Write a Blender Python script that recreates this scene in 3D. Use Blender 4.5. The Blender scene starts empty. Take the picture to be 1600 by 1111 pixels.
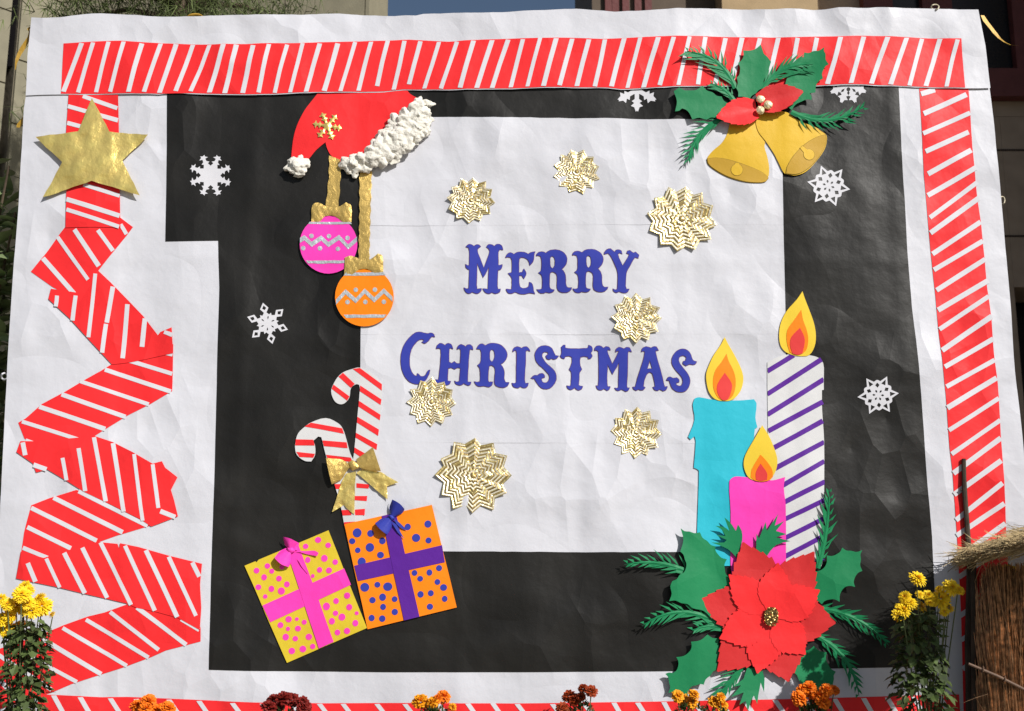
import bpy, bmesh, math, random
import numpy as np
from mathutils import Vector, Matrix, Euler
from mathutils.geometry import delaunay_2d_cdt

random.seed(7)
RNG = np.random.default_rng(11)
S = bpy.context.scene
COL = S.collection
R = math.radians

# ------------------------------------------------------------------ camera
DIST, CAMH, FPX, PITCH = 5.0, 1.0, 1800.0, R(11.1)
cam = bpy.data.cameras.new('camera')
cam.sensor_width = 36.0
cam.lens = 36.0 * FPX / 1600.0
cam.clip_end = 2000.0
cam.dof.use_dof = True
cam.dof.focus_distance = 5.05
cam.dof.aperture_fstop = 4.0
cam_ob = bpy.data.objects.new('camera', cam)
COL.objects.link(cam_ob)
cam_ob.location = (0, -DIST, CAMH)
cam_ob.rotation_euler = (R(90) + PITCH, 0, 0)
S.camera = cam_ob

# ------------------------------------------------------------------ sky, sun, exposure
SUN = Vector((0.56, -0.64, 0.56)).normalized()
w = bpy.data.worlds.new('World'); S.world = w; w.use_nodes = True
nt = w.node_tree
bg = nt.nodes['Background']
sky = nt.nodes.new('ShaderNodeTexSky'); sky.sky_type = 'NISHITA'; sky.sun_disc = False
sky.sun_elevation = math.asin(SUN.z)
sky.sun_rotation = math.atan2(SUN.x, SUN.y)
sky.air_density = 1.0; sky.dust_density = 1.0; sky.ozone_density = 1.0
nt.links.new(sky.outputs[0], bg.inputs[0]); bg.inputs[1].default_value = 0.062
sl = bpy.data.lights.new('sun', 'SUN'); sl.energy = 4.75; sl.angle = R(0.55); sl.color = (1.0, 0.965, 0.915)
so = bpy.data.objects.new('sun', sl); COL.objects.link(so); so.location = (6, -8, 9)
so.rotation_euler = SUN.to_track_quat('Z', 'Y').to_euler()
S.view_settings.view_transform = 'Standard'; S.view_settings.look = 'None'
S.view_settings.exposure = 0.0; S.view_settings.gamma = 1.0
S.view_settings.use_curve_mapping = False

# ------------------------------------------------------------------ photo pixel -> point at t metres in front of the banner
CP, SP = math.cos(PITCH), math.sin(PITCH)
def plane(px, py, t=0.0):
    u = (px - 800.0) / FPX; v = (555.5 - py) / FPX
    dy = CP - v * SP; dz = SP + v * CP
    k = (DIST - t) / dy
    return np.array([u * k, CAMH + dz * k])
def pt(px, py, t=0.0):
    a = plane(px, py, t)
    return Vector((a[0], -t, a[1]))
PX = 0.00283

# ------------------------------------------------------------------ paper relief
def gnoise(x, z, seed):
    r = np.random.default_rng(seed)
    perm = r.permutation(512)
    ang = r.random(512) * 2 * np.pi
    xi = np.floor(x).astype(int); zi = np.floor(z).astype(int)
    xf = x - xi; zf = z - zi
    def g(ix, iz, fx, fz):
        h = perm[(perm[ix & 511] + iz) & 511]
        return np.cos(ang[h]) * fx + np.sin(ang[h]) * fz
    u = xf * xf * xf * (xf * (xf * 6 - 15) + 10); v = zf * zf * zf * (zf * (zf * 6 - 15) + 10)
    a = g(xi, zi, xf, zf); b = g(xi + 1, zi, xf - 1, zf)
    c = g(xi, zi + 1, xf, zf - 1); d = g(xi + 1, zi + 1, xf - 1, zf - 1)
    return (a * (1 - u) + b * u) * (1 - v) + (c * (1 - u) + d * u) * v
def facet(x, z, seed):
    """crumpled paper: straight-sided lattice noise on warped axes"""
    r = np.random.default_rng(seed); tab = r.random(4096) - .5
    wx = x + 0.55 * gnoise(x * .9 + 3, z * .9, seed + 1); wz = z + 0.55 * gnoise(x * .9, z * .9 + 7, seed + 2)
    a = wx * .83 + wz * .56; b = wz * .83 - wx * .56
    i = np.floor(a).astype(int); j = np.floor(b).astype(int); f = a - i; g = b - j
    h = lambda p, q: tab[(p * 57 + q * 131 + p * q * 7) & 4095]
    up = f + g < 1
    lo_ = h(i, j) * (1 - f - g) + h(i + 1, j) * f + h(i, j + 1) * g
    hi_ = h(i + 1, j + 1) * (f + g - 1) + h(i + 1, j) * (1 - g) + h(i, j + 1) * (1 - f)
    return np.where(up, lo_, hi_)
FOLDS = [-1.72, -1.18, -0.72, -0.21, 0.29, 0.77, 1.22, 1.75]
HFOLDS = [0.78, 1.33, 1.86, 2.42, 2.95]
def relief(x, z):
    x = np.asarray(x, float); z = np.asarray(z, float)
    y = 0.024 * gnoise(x * 0.8 + 3, z * 0.7 + 9, 1)
    u = x * 0.80 + z * 0.60; v = -x * 0.60 + z * 0.80
    y += 0.0140 * gnoise(u * 2.4 + 7, v * 0.8 + 2, 2)
    y += 0.0075 * gnoise(x * 4.0 + 1, z * 1.3 + 4, 3)
    y += 0.0040 * gnoise(u * 6.0 + 5, v * 3.2 + 8, 4)
    y += 0.0085 * facet(x * 3.4 + 9, z * 0.9 + 4, 70)
    y += 0.0085 * facet(x * 2.7, z * 2.3, 50) * (0.7 + 0.6 * gnoise(x * .8, z * .8, 51))
    top = np.clip((z - 3.2) / 0.2, 0, 1)
    y += (0.0050 + 0.0064 * top) * facet(x * 7.5, z * 6.5, 60) * np.clip(0.55 + 1.6 * gnoise(x * 1.3 + 5, z * 1.3, 61) + .4 * top, 0, 1.4)
    for i, f in enumerate(FOLDS):
        d = np.abs(x - f - 0.012 * np.sin(z * 2 + i))
        y += (0.0032 if i % 2 else -0.0026) * np.maximum(0, 1 - d / 0.05)
    for i, f in enumerate(HFOLDS):
        d = np.abs(z - f - 0.01 * np.sin(x * 1.6 + i))
        y += (0.0018 if i % 2 else -0.0016) * np.maximum(0, 1 - d / 0.045)
    return y

# ------------------------------------------------------------------ materials
MATS = {}
def newmat(name):
    m = bpy.data.materials.new(name); m.use_nodes = True
    return m, m.node_tree, m.node_tree.nodes['Principled BSDF']
def add_bump(nt, bs, spec, coord='Object'):
    tc = nt.nodes.new('ShaderNodeTexCoord'); prev = None
    for scale, dist, detail in spec:
        n = nt.nodes.new('ShaderNodeTexNoise'); n.inputs['Scale'].default_value = scale
        n.inputs['Detail'].default_value = detail
        nt.links.new(tc.outputs[coord], n.inputs['Vector'])
        b = nt.nodes.new('ShaderNodeBump'); b.inputs['Distance'].default_value = dist; b.inputs['Strength'].default_value = 1.0
        nt.links.new(n.outputs['Fac'], b.inputs['Height'])
        if prev: nt.links.new(prev.outputs[0], b.inputs['Normal'])
        prev = b
    nt.links.new(prev.outputs[0], bs.inputs['Normal'])
    return tc
def tint(nt, bs, rgb, amt, scale, tc, detail=2.0):
    n = nt.nodes.new('ShaderNodeTexNoise'); n.inputs['Scale'].default_value = scale; n.inputs['Detail'].default_value = detail
    nt.links.new(tc.outputs['Object'], n.inputs['Vector'])
    r = nt.nodes.new('ShaderNodeValToRGB')
    r.color_ramp.elements[0].position = 0.3; r.color_ramp.elements[1].position = 0.7
    a = [max(0, c * (1 - amt)) for c in rgb]; b = [min(1, c * (1 + amt)) for c in rgb]
    r.color_ramp.elements[0].color = (*a, 1); r.color_ramp.elements[1].color = (*b, 1)
    nt.links.new(n.outputs['Fac'], r.inputs[0]); nt.links.new(r.outputs[0], bs.inputs['Base Color'])
def paper(name, rgb, rough=0.55, amt=0.05, spec=0.25, bump=1.0):
    m, nt, bs = newmat(name)
    bs.inputs['Roughness'].default_value = rough
    bs.inputs['Specular IOR Level'].default_value = spec
    tc = add_bump(nt, bs, [(6.0, 0.0075 * bump, 5.0)])
    prev = bs.inputs['Normal'].links[0].from_node
    for vs, vd in (((2.6, 0.010), (7.5, 0.016)) if name in ('white', 'black') else ((7.5, 0.016),) if name in ('red', 'red2', 'green', 'cyan', 'pink') else ()):      # straight-edged crumple facets
        mp = nt.nodes.new('ShaderNodeMapping'); mp.inputs['Rotation'].default_value = (0, R(35), 0); mp.inputs['Scale'].default_value = (1.0, 1.0, 0.62)
        nt.links.new(tc.outputs['Object'], mp.inputs['Vector'])
        vo = nt.nodes.new('ShaderNodeTexVoronoi'); vo.inputs['Scale'].default_value = vs; nt.links.new(mp.outputs[0], vo.inputs['Vector'])
        b2 = nt.nodes.new('ShaderNodeBump'); b2.inputs['Strength'].default_value = 1.0; b2.inputs['Distance'].default_value = vd * bump
        if vs > 5:
            n2 = nt.nodes.new('ShaderNodeTexNoise'); n2.inputs['Scale'].default_value = 2.2; n2.inputs['Detail'].default_value = 0.0; nt.links.new(tc.outputs['Object'], n2.inputs['Vector'])
            r2 = nt.nodes.new('ShaderNodeMapRange'); r2.inputs[1].default_value = 0.47; r2.inputs[2].default_value = 0.62; nt.links.new(n2.outputs['Fac'], r2.inputs[0])
            x2 = nt.nodes.new('ShaderNodeMath'); x2.operation = 'MULTIPLY'; nt.links.new(vo.outputs['Distance'], x2.inputs[0]); nt.links.new(r2.outputs[0], x2.inputs[1])
            nt.links.new(x2.outputs[0], b2.inputs['Height'])
        else: nt.links.new(vo.outputs['Distance'], b2.inputs['Height'])
        nt.links.new(prev.outputs[0], b2.inputs['Normal']); prev = b2
    nt.links.new(prev.outputs[0], bs.inputs['Normal'])
    tint(nt, bs, rgb, amt, 3.0, tc)
    MATS[name] = m
    return m
def foil(name, rgb, rough, spec, metal=0.72):
    m, nt, bs = newmat(name)
    bs.inputs['Metallic'].default_value = metal; bs.inputs['Roughness'].default_value = rough
    tc = add_bump(nt, bs, spec)
    tint(nt, bs, rgb, 0.10, 14.0, tc)
    MATS[name] = m
    return m
def plain(name, rgb, rough=0.6, amt=0.12, scale=6.0, bump=((30.0, 0.003, 4.0),), spec=0.3):
    m, nt, bs = newmat(name)
    bs.inputs['Roughness'].default_value = rough; bs.inputs['Specular IOR Level'].default_value = spec
    tc = add_bump(nt, bs, list(bump)); tint(nt, bs, rgb, amt, scale, tc)
    MATS[name] = m
    return m
paper('white', (0.620, 0.625, 0.675), 0.5, 0.025, 0.3, 1.0)
paper('whitecard', (0.66, 0.66, 0.70), 0.5, 0.02, 0.3, 0.5)
paper('cream', (0.65, 0.65, 0.655), 0.5, 0.02, 0.3, 0.6)
paper('black', (0.0125, 0.0118, 0.0105), 0.46, 0.35, 0.27, 0.95)
paper('red', (0.86, 0.029, 0.033), 0.5, 0.07, 0.2, 1.1)
paper('red2', (0.62, 0.030, 0.032), 0.5, 0.08, 0.2, 1.0)
paper('blue', (0.036, 0.050, 0.36), 0.5, 0.06, 0.2, 0.5)
paper('blueback', (0.16, 0.07, 0.16), 0.6, 0.1, 0.1, 0.5)
paper('green', (0.013, 0.215, 0.082), 0.5, 0.08, 0.2, 1.0)
paper('pink', (0.92, 0.055, 0.46), 0.5, 0.04, 0.2, 1.0)
paper('orange', (0.98, 0.245, 0.008), 0.5, 0.03, 0.2, 1.0)
paper('yellow', (0.68, 0.51, 0.035), 0.5, 0.05, 0.2, 1.0)
paper('flameyellow', (0.82, 0.58, 0.045), 0.5, 0.05, 0.2, 0.5)
paper('flamered', (0.74, 0.052, 0.050), 0.5, 0.05, 0.2, 0.5)
paper('cyan', (0.030, 0.49, 0.62), 0.5, 0.03, 0.2, 1.0)
paper('purple', (0.105, 0.018, 0.29), 0.5, 0.06, 0.2, 1.0)
paper('bell', (0.70, 0.44, 0.030), 0.5, 0.06, 0.2, 1.0)
paper('bellin', (0.52, 0.31, 0.030), 0.5, 0.08, 0.2, 0.7)
paper('pencil', (0.25, 0.17, 0.03), 0.7, 0.1, 0.1, 0.3)
foil('gold', (0.98, 0.72, 0.22), 0.33, [(7.0, 0.026, 1.0), (24.0, 0.0065, 3.0), (240.0, 0.0008, 1.0)], .62)
foil('golddull', (0.70, 0.48, 0.14), 0.42, [(30.0, 0.005, 3.0), (300.0, 0.0012, 1.0)], .62)
foil('goldpale', (0.95, 0.86, 0.66), 0.36, [(60.0, 0.004, 2.0)], .25)
foil('goldfoil', (0.86, 0.68, 0.28), 0.28, [(60.0, 0.005, 2.0)], .75)
foil('golddark', (0.30, 0.20, 0.075), 0.36, [(60.0, 0.004, 2.0)], .5)
foil('berry', (0.93, 0.78, 0.48), 0.35, [(60.0, 0.006, 2.0)], .4)
foil('sequin', (0.34, 0.23, 0.08), 0.28, [(60.0, 0.004, 2.0)], .8)
foil('silver', (0.66, 0.70, 0.73), 0.34, [(60.0, 0.004, 2.0)], .5)
cm = plain('cotton', (0.80, 0.77, 0.69), 0.95, 0.05, 30.0, ((60.0, 0.006, 6.0), (300.0, 0.002, 3.0)), 0.02)
plain('wood', (0.10, 0.065, 0.040), 0.8, 0.3, 14.0)
plain('twine', (0.62, 0.55, 0.40), 0.8)
foil('ribbon', (0.38, 0.22, 0.02), 0.5, [(60.0, 0.002, 2.0)], .2)

def per_island(name, lo, hi):
    """each blade, leaf or strand a little lighter or darker than the next"""
    nt = MATS[name].node_tree; bs = nt.nodes['Principled BSDF']; src = bs.inputs['Base Color'].links[0].from_socket
    g = nt.nodes.new('ShaderNodeNewGeometry'); r = nt.nodes.new('ShaderNodeMapRange'); r.inputs[3].default_value = lo; r.inputs[4].default_value = hi
    nt.links.new(g.outputs['Random Per Island'], r.inputs[0])
    v = nt.nodes.new('ShaderNodeVectorMath'); v.operation = 'SCALE'; nt.links.new(src, v.inputs[0]); nt.links.new(r.outputs[0], v.inputs['Scale'])
    nt.links.new(v.outputs[0], bs.inputs['Base Color'])

# ------------------------------------------------------------------ object helpers
def link(name, me, parent=None, mat=None):
    o = bpy.data.objects.new(name, me); COL.objects.link(o)
    if parent is not None: o.parent = parent
    if mat is not None and me is not None:
        for mm in (mat if isinstance(mat, (list, tuple)) else [mat]):
            me.materials.append(MATS[mm] if isinstance(mm, str) else mm)
    return o
def tag(o, label, cat, group=None, kind=None):
    o['label'] = label; o['category'] = cat
    if group: o['group'] = group
    if kind: o['kind'] = kind
    return o
def thing(name, label, cat, loc, group=None):
    o = bpy.data.objects.new(name, None); COL.objects.link(o)
    o.empty_display_size = 0.05; o.location = loc
    return tag(o, label, cat, group)
def origin(parent):
    return np.array(parent.location) if parent is not None else np.zeros(3)
def mesh(name, vs, fs, smooth=True, angle=40):
    me = bpy.data.meshes.new(name)
    me.from_pydata([tuple(v) for v in vs], [], [tuple(f) for f in fs]); me.update()
    if smooth:
        me.shade_smooth(); me.set_sharp_from_angle(angle=R(angle))
    return me

def curve(pts, ang=48, n=4):
    """closed outline: smooth through gentle vertices, keep sharp corners"""
    P = [np.array(p, float) for p in pts]; N = len(P)
    sharp = []
    for i in range(N):
        a = P[i] - P[i - 1]; b = P[(i + 1) % N] - P[i]
        t = abs((math.degrees(math.atan2(a[0] * b[1] - a[1] * b[0], a @ b))))
        sharp.append(t > ang)
    out = []
    for i in range(N):
        p1, p2 = P[i], P[(i + 1) % N]
        m1 = np.zeros(2); m2 = np.zeros(2)
        L = np.linalg.norm(p2 - p1)
        def tang(j):
            d = P[(j + 1) % N] - P[j - 1]; q = np.linalg.norm(d)
            return d / q if q > 1e-9 else d
        m1 = (p2 - p1) if sharp[i] else tang(i) * L
        m2 = (p2 - p1) if sharp[(i + 1) % N] else tang((i + 1) % N) * L
        for k in range(n):
            s = k / n; s2 = s * s; s3 = s2 * s
            out.append((2*s3 - 3*s2 + 1) * p1 + (s3 - 2*s2 + s) * m1 + (-2*s3 + 3*s2) * p2 + (s3 - s2) * m2)
    return out
def inside(poly, x, z):
    n = len(poly); r = np.zeros(x.shape, bool); j = n - 1
    for i in range(n):
        xi, zi = poly[i]; xj, zj = poly[j]
        if zi != zj:
            r ^= ((zi > z) != (zj > z)) & (x < (xj - xi) * (z - zi) / (zj - zi) + xi)
        j = i
    return r
def segdist(poly, x, z):
    d = np.full(x.shape, 1e9); n = len(poly)
    for i in range(n):
        a = poly[i]; b = poly[(i + 1) % n]; ab = b - a; L = max(ab @ ab, 1e-12)
        t = np.clip(((x - a[0]) * ab[0] + (z - a[1]) * ab[1]) / L, 0, 1)
        d = np.minimum(d, np.hypot(x - a[0] - t * ab[0], z - a[1] - t * ab[1]))
    return d
def resample(poly, res):
    out = []
    n = len(poly)
    for i in range(n):
        a = poly[i]; b = poly[(i + 1) % n]; k = max(1, int(math.ceil(np.linalg.norm(b - a) / res)))
        for j in range(k): out.append(a + (b - a) * j / k)
    return out
def clean(poly):
    out = [poly[0]]
    for p in poly[1:]:
        if np.linalg.norm(p - out[-1]) > 4e-4: out.append(p)
    if np.linalg.norm(out[0] - out[-1]) < 4e-4: out.pop()
    return out
TOPFLAP = None
def sheet(name, outline, mat, parent=None, off=0.005, holes=(), res=0.022, extra=None, bulge=0.0, thick=0.0006, rel=True, loc=None, inworld=False):
    """a cut sheet of paper lying on the banner: outline in photo pixels of the banner plane"""
    polys = []
    for ol in (outline, *holes):
        polys.append(clean([np.array(p, float) if inworld else plane(p[0], p[1]) for p in ol]))
    rs = [resample(p, res) for p in polys]
    A = np.array(rs[0]); lo = A.min(0); hi = A.max(0)
    verts = []; edges = []
    for r in rs:
        s = len(verts); verts += r
        edges += [(s + i, s + (i + 1) % len(r)) for i in range(len(r))]
    gx = np.arange(lo[0] + res * .5, hi[0], res); gz = np.arange(lo[1] + res * .5, hi[1], res)
    if len(gx) and len(gz):
        X, Z = np.meshgrid(gx, gz); X = X.ravel(); Z = Z.ravel()
        X = X + (RNG.random(X.shape) - .5) * res * .3; Z = Z + (RNG.random(Z.shape) - .5) * res * .3
        k = inside(polys[0], X, Z)
        for h in polys[1:]: k &= ~inside(h, X, Z)
        X = X[k]; Z = Z[k]
        if len(X):
            d = np.full(X.shape, 1e9)
            if len(X) < 60000:
                for pl in polys: d = np.minimum(d, segdist(pl, X, Z))
            k = d > res * .35
            verts += [np.array(p) for p in zip(X[k], Z[k])]
    v2, e2, f2, *_ = delaunay_2d_cdt([Vector((p[0], p[1])) for p in verts], edges, [], 0, 1e-6)
    V = np.array([(p[0], p[1]) for p in v2])
    F = np.array([f for f in f2 if len(f) == 3])
    C = V[F].mean(1)
    k = inside(polys[0], C[:, 0], C[:, 1])
    for h in polys[1:]: k &= ~inside(h, C[:, 0], C[:, 1])
    F = F[k]
    used = np.unique(F); mp = -np.ones(len(V), int); mp[used] = np.arange(len(used)); V = V[used]; F = mp[F]
    y = np.full(len(V), -off)
    if rel: y -= relief(V[:, 0], V[:, 1])
    if extra is not None: y -= extra(V[:, 0], V[:, 1])
    if bulge:
        d = segdist(polys[0], V[:, 0], V[:, 1]); dm = max(d.max(), 1e-6)
        y -= bulge * np.sqrt(np.clip(d / dm, 0, 1))
    a = V[F]; cr = (a[:, 1, 0] - a[:, 0, 0]) * (a[:, 2, 1] - a[:, 0, 1]) - (a[:, 1, 1] - a[:, 0, 1]) * (a[:, 2, 0] - a[:, 0, 0])
    F[cr < 0] = F[cr < 0][:, ::-1]
    # rim
    from collections import Counter
    cnt = Counter()
    for f in F.tolist():
        for i in range(3): cnt[(f[i], f[(i + 1) % 3])] += 1
    faces = F.tolist(); vs = np.column_stack([V[:, 0], y, V[:, 1]]).tolist(); back = {}
    if thick:
        for (i, j) in list(cnt):
            if (j, i) not in cnt:
                for q in (i, j):
                    if q not in back:
                        back[q] = len(vs); vs.append([vs[q][0], vs[q][1] + thick, vs[q][2]])
                faces.append([j, i, back[i], back[j]])
    vs = np.array(vs)
    if parent is None:
        c = np.array([vs[:, 0].mean(), vs[:, 1].min(), vs[:, 2].min()]) if loc is None else np.array(loc)
    else:
        c = origin(parent)
        g = parent
        while g.parent is not None:
            g = g.parent; c = c + np.array(g.location)
    me = mesh(name, vs - c, faces)
    o = link(name, me, parent, mat)
    if parent is None: o.location = c
    return o
def thing_at(name, label, cat, px, py, group=None, off=0.0):
    p = plane(px, py)
    return thing(name, label, cat, (p[0], -off, p[1]), group)
def poly_circle(cx, cy, r, n=20, ry=None):
    return [(cx + r * math.cos(2 * math.pi * i / n), cy + (ry or r) * math.sin(2 * math.pi * i / n)) for i in range(n)]
def bar(a, b, wd, jit=0.4):
    a = np.array(a, float); b = np.array(b, float); d = b - a; n = np.array([-d[1], d[0]]) / np.linalg.norm(d)
    h = wd / 2; j = lambda: (random.random() - .5) * jit
    mid = (a + b) / 2
    return [a + n * (h + j()), mid + n * (h + j()), b + n * (h + j()), b - n * (h + j()), mid - n * (h + j()), a - n * (h + j())]

def clip_poly(sub, clip):
    """Sutherland-Hodgman against a convex polygon (pixels)"""
    area = sum(clip[i][0] * clip[(i + 1) % len(clip)][1] - clip[(i + 1) % len(clip)][0] * clip[i][1] for i in range(len(clip)))
    cl = clip if area > 0 else clip[::-1]
    out = [tuple(p) for p in sub]
    for i in range(len(cl)):
        a = cl[i]; b = cl[(i + 1) % len(cl)]; src = out; out = []
        f = lambda p: (b[0] - a[0]) * (p[1] - a[1]) - (b[1] - a[1]) * (p[0] - a[0])
        for k in range(len(src)):
            p, q = src[k - 1], src[k]; fp, fq = f(p), f(q)
            if (fp >= 0) != (fq >= 0):
                t = fp / (fp - fq); out.append((p[0] + (q[0] - p[0]) * t, p[1] + (q[1] - p[1]) * t))
            if fq >= 0: out.append(q)
        if not out: return []
    return out

# generic 3-D mesh builder
class MB:
    def __init__(s): s.v = []; s.f = []; s.m = []
    def add(s, vs, fs, mi=0):
        b = len(s.v); s.v += [tuple(v) for v in vs]; s.f += [tuple(i + b for i in f) for f in fs]; s.m += [mi] * len(fs)
    def box(s, lo, hi, mi=0):
        x0, y0, z0 = lo; x1, y1, z1 = hi
        s.add([(x0,y0,z0),(x1,y0,z0),(x1,y1,z0),(x0,y1,z0),(x0,y0,z1),(x1,y0,z1),(x1,y1,z1),(x0,y1,z1)],
              [(0,3,2,1),(4,5,6,7),(0,1,5,4),(1,2,6,5),(2,3,7,6),(3,0,4,7)], mi)
    def tube(s, pts, rad, n=6, mi=0, cap=True):
        pts = [Vector(p) for p in pts]; rings = []
        rr = rad if isinstance(rad, (list, tuple)) else [rad] * len(pts)
        vs = []; fs = []
        for i, p in enumerate(pts):
            d = (pts[min(i + 1, len(pts) - 1)] - pts[max(i - 1, 0)])
            d = d.normalized() if d.length > 1e-9 else Vector((0, 0, 1))
            a = d.orthogonal().normalized() if i == 0 else (pa - d * pa.dot(d)).normalized()
            pa = a; b = d.cross(a)
            for k in range(n):
                t = 2 * math.pi * k / n
                vs.append(p + (a * math.cos(t) + b * math.sin(t)) * rr[i])
        for i in range(len(pts) - 1):
            for k in range(n):
                fs.append((i * n + k, i * n + (k + 1) % n, (i + 1) * n + (k + 1) % n, (i + 1) * n + k))
        if cap:
            fs.append(tuple(range(n))[::-1]); fs.append(tuple((len(pts) - 1) * n + k for k in range(n)))
        s.add(vs, fs, mi)
    def build(s, name, mat, parent=None, loc=None, smooth=True, angle=40):
        c = np.array(loc if loc is not None else (0, 0, 0), float)
        if parent is not None:
            g = parent; c = np.zeros(3)
            while g is not None: c = c + np.array(g.location); g = g.parent
        me = mesh(name, np.array(s.v) - c, s.f, smooth, angle)
        o = link(name, me, parent, mat)
        if len(o.data.materials) > 1: me.polygons.foreach_set('material_index', s.m)
        if parent is None: o.location = c
        return o

# ================================================================== the setting
plain('ground', (0.20, 0.18, 0.145), 0.9, 0.25, 1.5, ((18.0, 0.02, 6.0),))
plain('stone', (0.245, 0.225, 0.16), 0.85, 0.10, 7.0, ((90.0, 0.002, 5.0),))
plain('stonebeige', (0.40, 0.29, 0.165), 0.85, 0.10, 5.0, ((90.0, 0.002, 5.0),))
plain('brownshaded', (0.115, 0.088, 0.066), 0.85, 0.12, 5.0, ((90.0, 0.002, 5.0),))  # shade put into the colour: a darkened copy of the brown stone
plain('stonetan', (0.34, 0.265, 0.20), 0.85, 0.12, 5.0, ((90.0, 0.002, 5.0),))  # even colour of the brown stone itself
plain('joint', (0.05, 0.035, 0.028), 0.9)
plain('stoneback', (0.19, 0.165, 0.12), 0.9)
plain('maroon', (0.13, 0.038, 0.036), 0.55, 0.1)
plain('glassdark', (0.010, 0.009, 0.010), 0.25, 0.1, 6.0, ((2.0, 0.0005, 1.0),), 0.3)
def struct(o): o['kind'] = 'structure'; return o
mb = MB(); n = 24; E = 400.0
mb.add([(-E, -E, 0), (E, -E, 0), (E, E, 0), (-E, E, 0)], [(0, 1, 2, 3)])
struct(mb.build('ground', 'ground'))

def panelled(parent, o, d, rows, cols, pw, ph, z0, mat, skip=lambda i, j: False):
    """stone panels on a vertical wall: o = start (x,y), d = unit direction, outward normal = right of d"""
    d = Vector((d[0], d[1], 0)).normalized(); nrm = Vector((d.y, -d.x, 0))
    for j in range(rows):
        for i in range(cols):
            if skip(i, j): continue
            g = 0.008; sh = 0.0 if j % 2 else pw * .5
            u0 = i * pw + g - sh; u1 = (i + 1) * pw - g - sh; za = z0 + j * ph + g; zb = z0 + (j + 1) * ph - g
            mb = MB(); vs = []
            dep = 0.03 + random.uniform(0, .006)
            for (u, z) in ((u0, za), (u1, za), (u1, zb), (u0, zb)):
                p = Vector((o[0], o[1], 0)) + d * u
                vs.append((p.x, p.y, z))
            f = [(Vector(v) + nrm * dep) for v in vs]
            mb.add(vs + f, [(4, 5, 6, 7), (0, 1, 5, 4), (1, 2, 6, 5), (2, 3, 7, 6), (3, 0, 4, 7)])
            mb.build('stone_panel', mat, parent, smooth=False)
# left building: inner corner at photo x = 97
def bx(px, py, dep):      # x at horizontal distance dep from camera for a photo column near the top edge
    u = (px - 800.0) / FPX; v = (555.5 - py) / FPX
    return u * dep / (CP - v * SP)
yc = 4.2; xc = bx(97, 20, yc + DIST)
lb = thing('stone_building', 'greenish beige stone-clad building at the upper left behind the banner', 'building', (xc, yc, 0))
mb = MB()
dA = Vector((1, 1.05, 0)).normalized(); dB = Vector((1, -0.24, 0)).normalized()
LB = 2.80
def wall(p0, p1, z0, z1, th, mb):
    d = (p1 - p0).normalized(); nb = Vector((-d.y, d.x, 0)) * th
    a = [p0, p1, p1 + nb, p0 + nb]
    mb.add([(p.x, p.y, z0) for p in a] + [(p.x, p.y, z1) for p in a], [(0, 1, 5, 4), (1, 2, 6, 5), (2, 3, 7, 6), (3, 0, 4, 7), (4, 5, 6, 7), (3, 2, 1, 0)])
C = Vector((xc, yc, 0))
wall(C - dA * 0.36, C, 0, 11, .4, mb); wall(C, C + dB * LB, 0, 11, .4, mb)
wall(C - dA * 4.0 + Vector((-.02, 0, 0)), C - dA * 0.365 + Vector((-.10, -.02, 0)), 0, 11, .4, mb)
wall(C - dA * 0.46 + Vector((-.14, .18, 0)), C - dA * 0.30 + Vector((-.14, .18, 0)), 0, 11, .3, mb)
mb.build('wall', 'stoneback', lb, smooth=False)
panelled(lb, (C - dA * 0.36)[:2], dA, 8, 1, 0.36, 0.62, 3.62, 'stone', lambda i, j: False) if False else None
for j, (za, zb) in enumerate([(2.0,2.7),(2.7,3.4),(3.4,4.05),(4.05,4.70),(4.70,5.26),(5.26,5.9),(5.9,6.5)]):
    for (p0, p1) in ((C - dA * .36, C - dA * .004), (C - dA * 1.8, C - dA * 1.05), (C - dA * 1.05, C - dA * 0.345)):
        if p0 is None: continue
        far = (p1 - C).length > .1
        nr = Vector((dA.y, -dA.x, 0)) * (.03 + random.uniform(0, .004))
        sh = Vector((-.08, -.02, 0)) if far else Vector((0, 0, 0)); dz = -.22 if far else 0
        mb = MB(); a = [p0 + dA * .005 + sh, p1 - dA * .005 + sh]
        vs = [(a[0].x, a[0].y, za + .007 + dz), (a[1].x, a[1].y, za + .007 + dz), (a[1].x, a[1].y, zb - .007 + dz), (a[0].x, a[0].y, zb - .007 + dz)]
        mb.add(vs + [tuple(Vector(v) + nr) for v in vs], [(4, 5, 6, 7), (0, 1, 5, 4), (1, 2, 6, 5), (2, 3, 7, 6), (3, 0, 4, 7)])
        mb.build('stone_panel', 'stone', lb, smooth=False)
    u = 0.004
    for k in range(4):
        L = LB / 4
        p0 = C + dB * u; p1 = C + dB * (u + L - .012); u += L
        nr = Vector((dB.y, -dB.x, 0)) * (.03 + random.uniform(0, .004))
        mb = MB(); vs = [(p0.x, p0.y, za + .007), (p1.x, p1.y, za + .007), (p1.x, p1.y, zb - .007), (p0.x, p0.y, zb - .007)]
        mb.add(vs + [tuple(Vector(v) + nr) for v in vs], [(4, 5, 6, 7), (0, 1, 5, 4), (1, 2, 6, 5), (2, 3, 7, 6), (3, 0, 4, 7)])
        mb.build('stone_panel', 'stone', lb, smooth=False)
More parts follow.
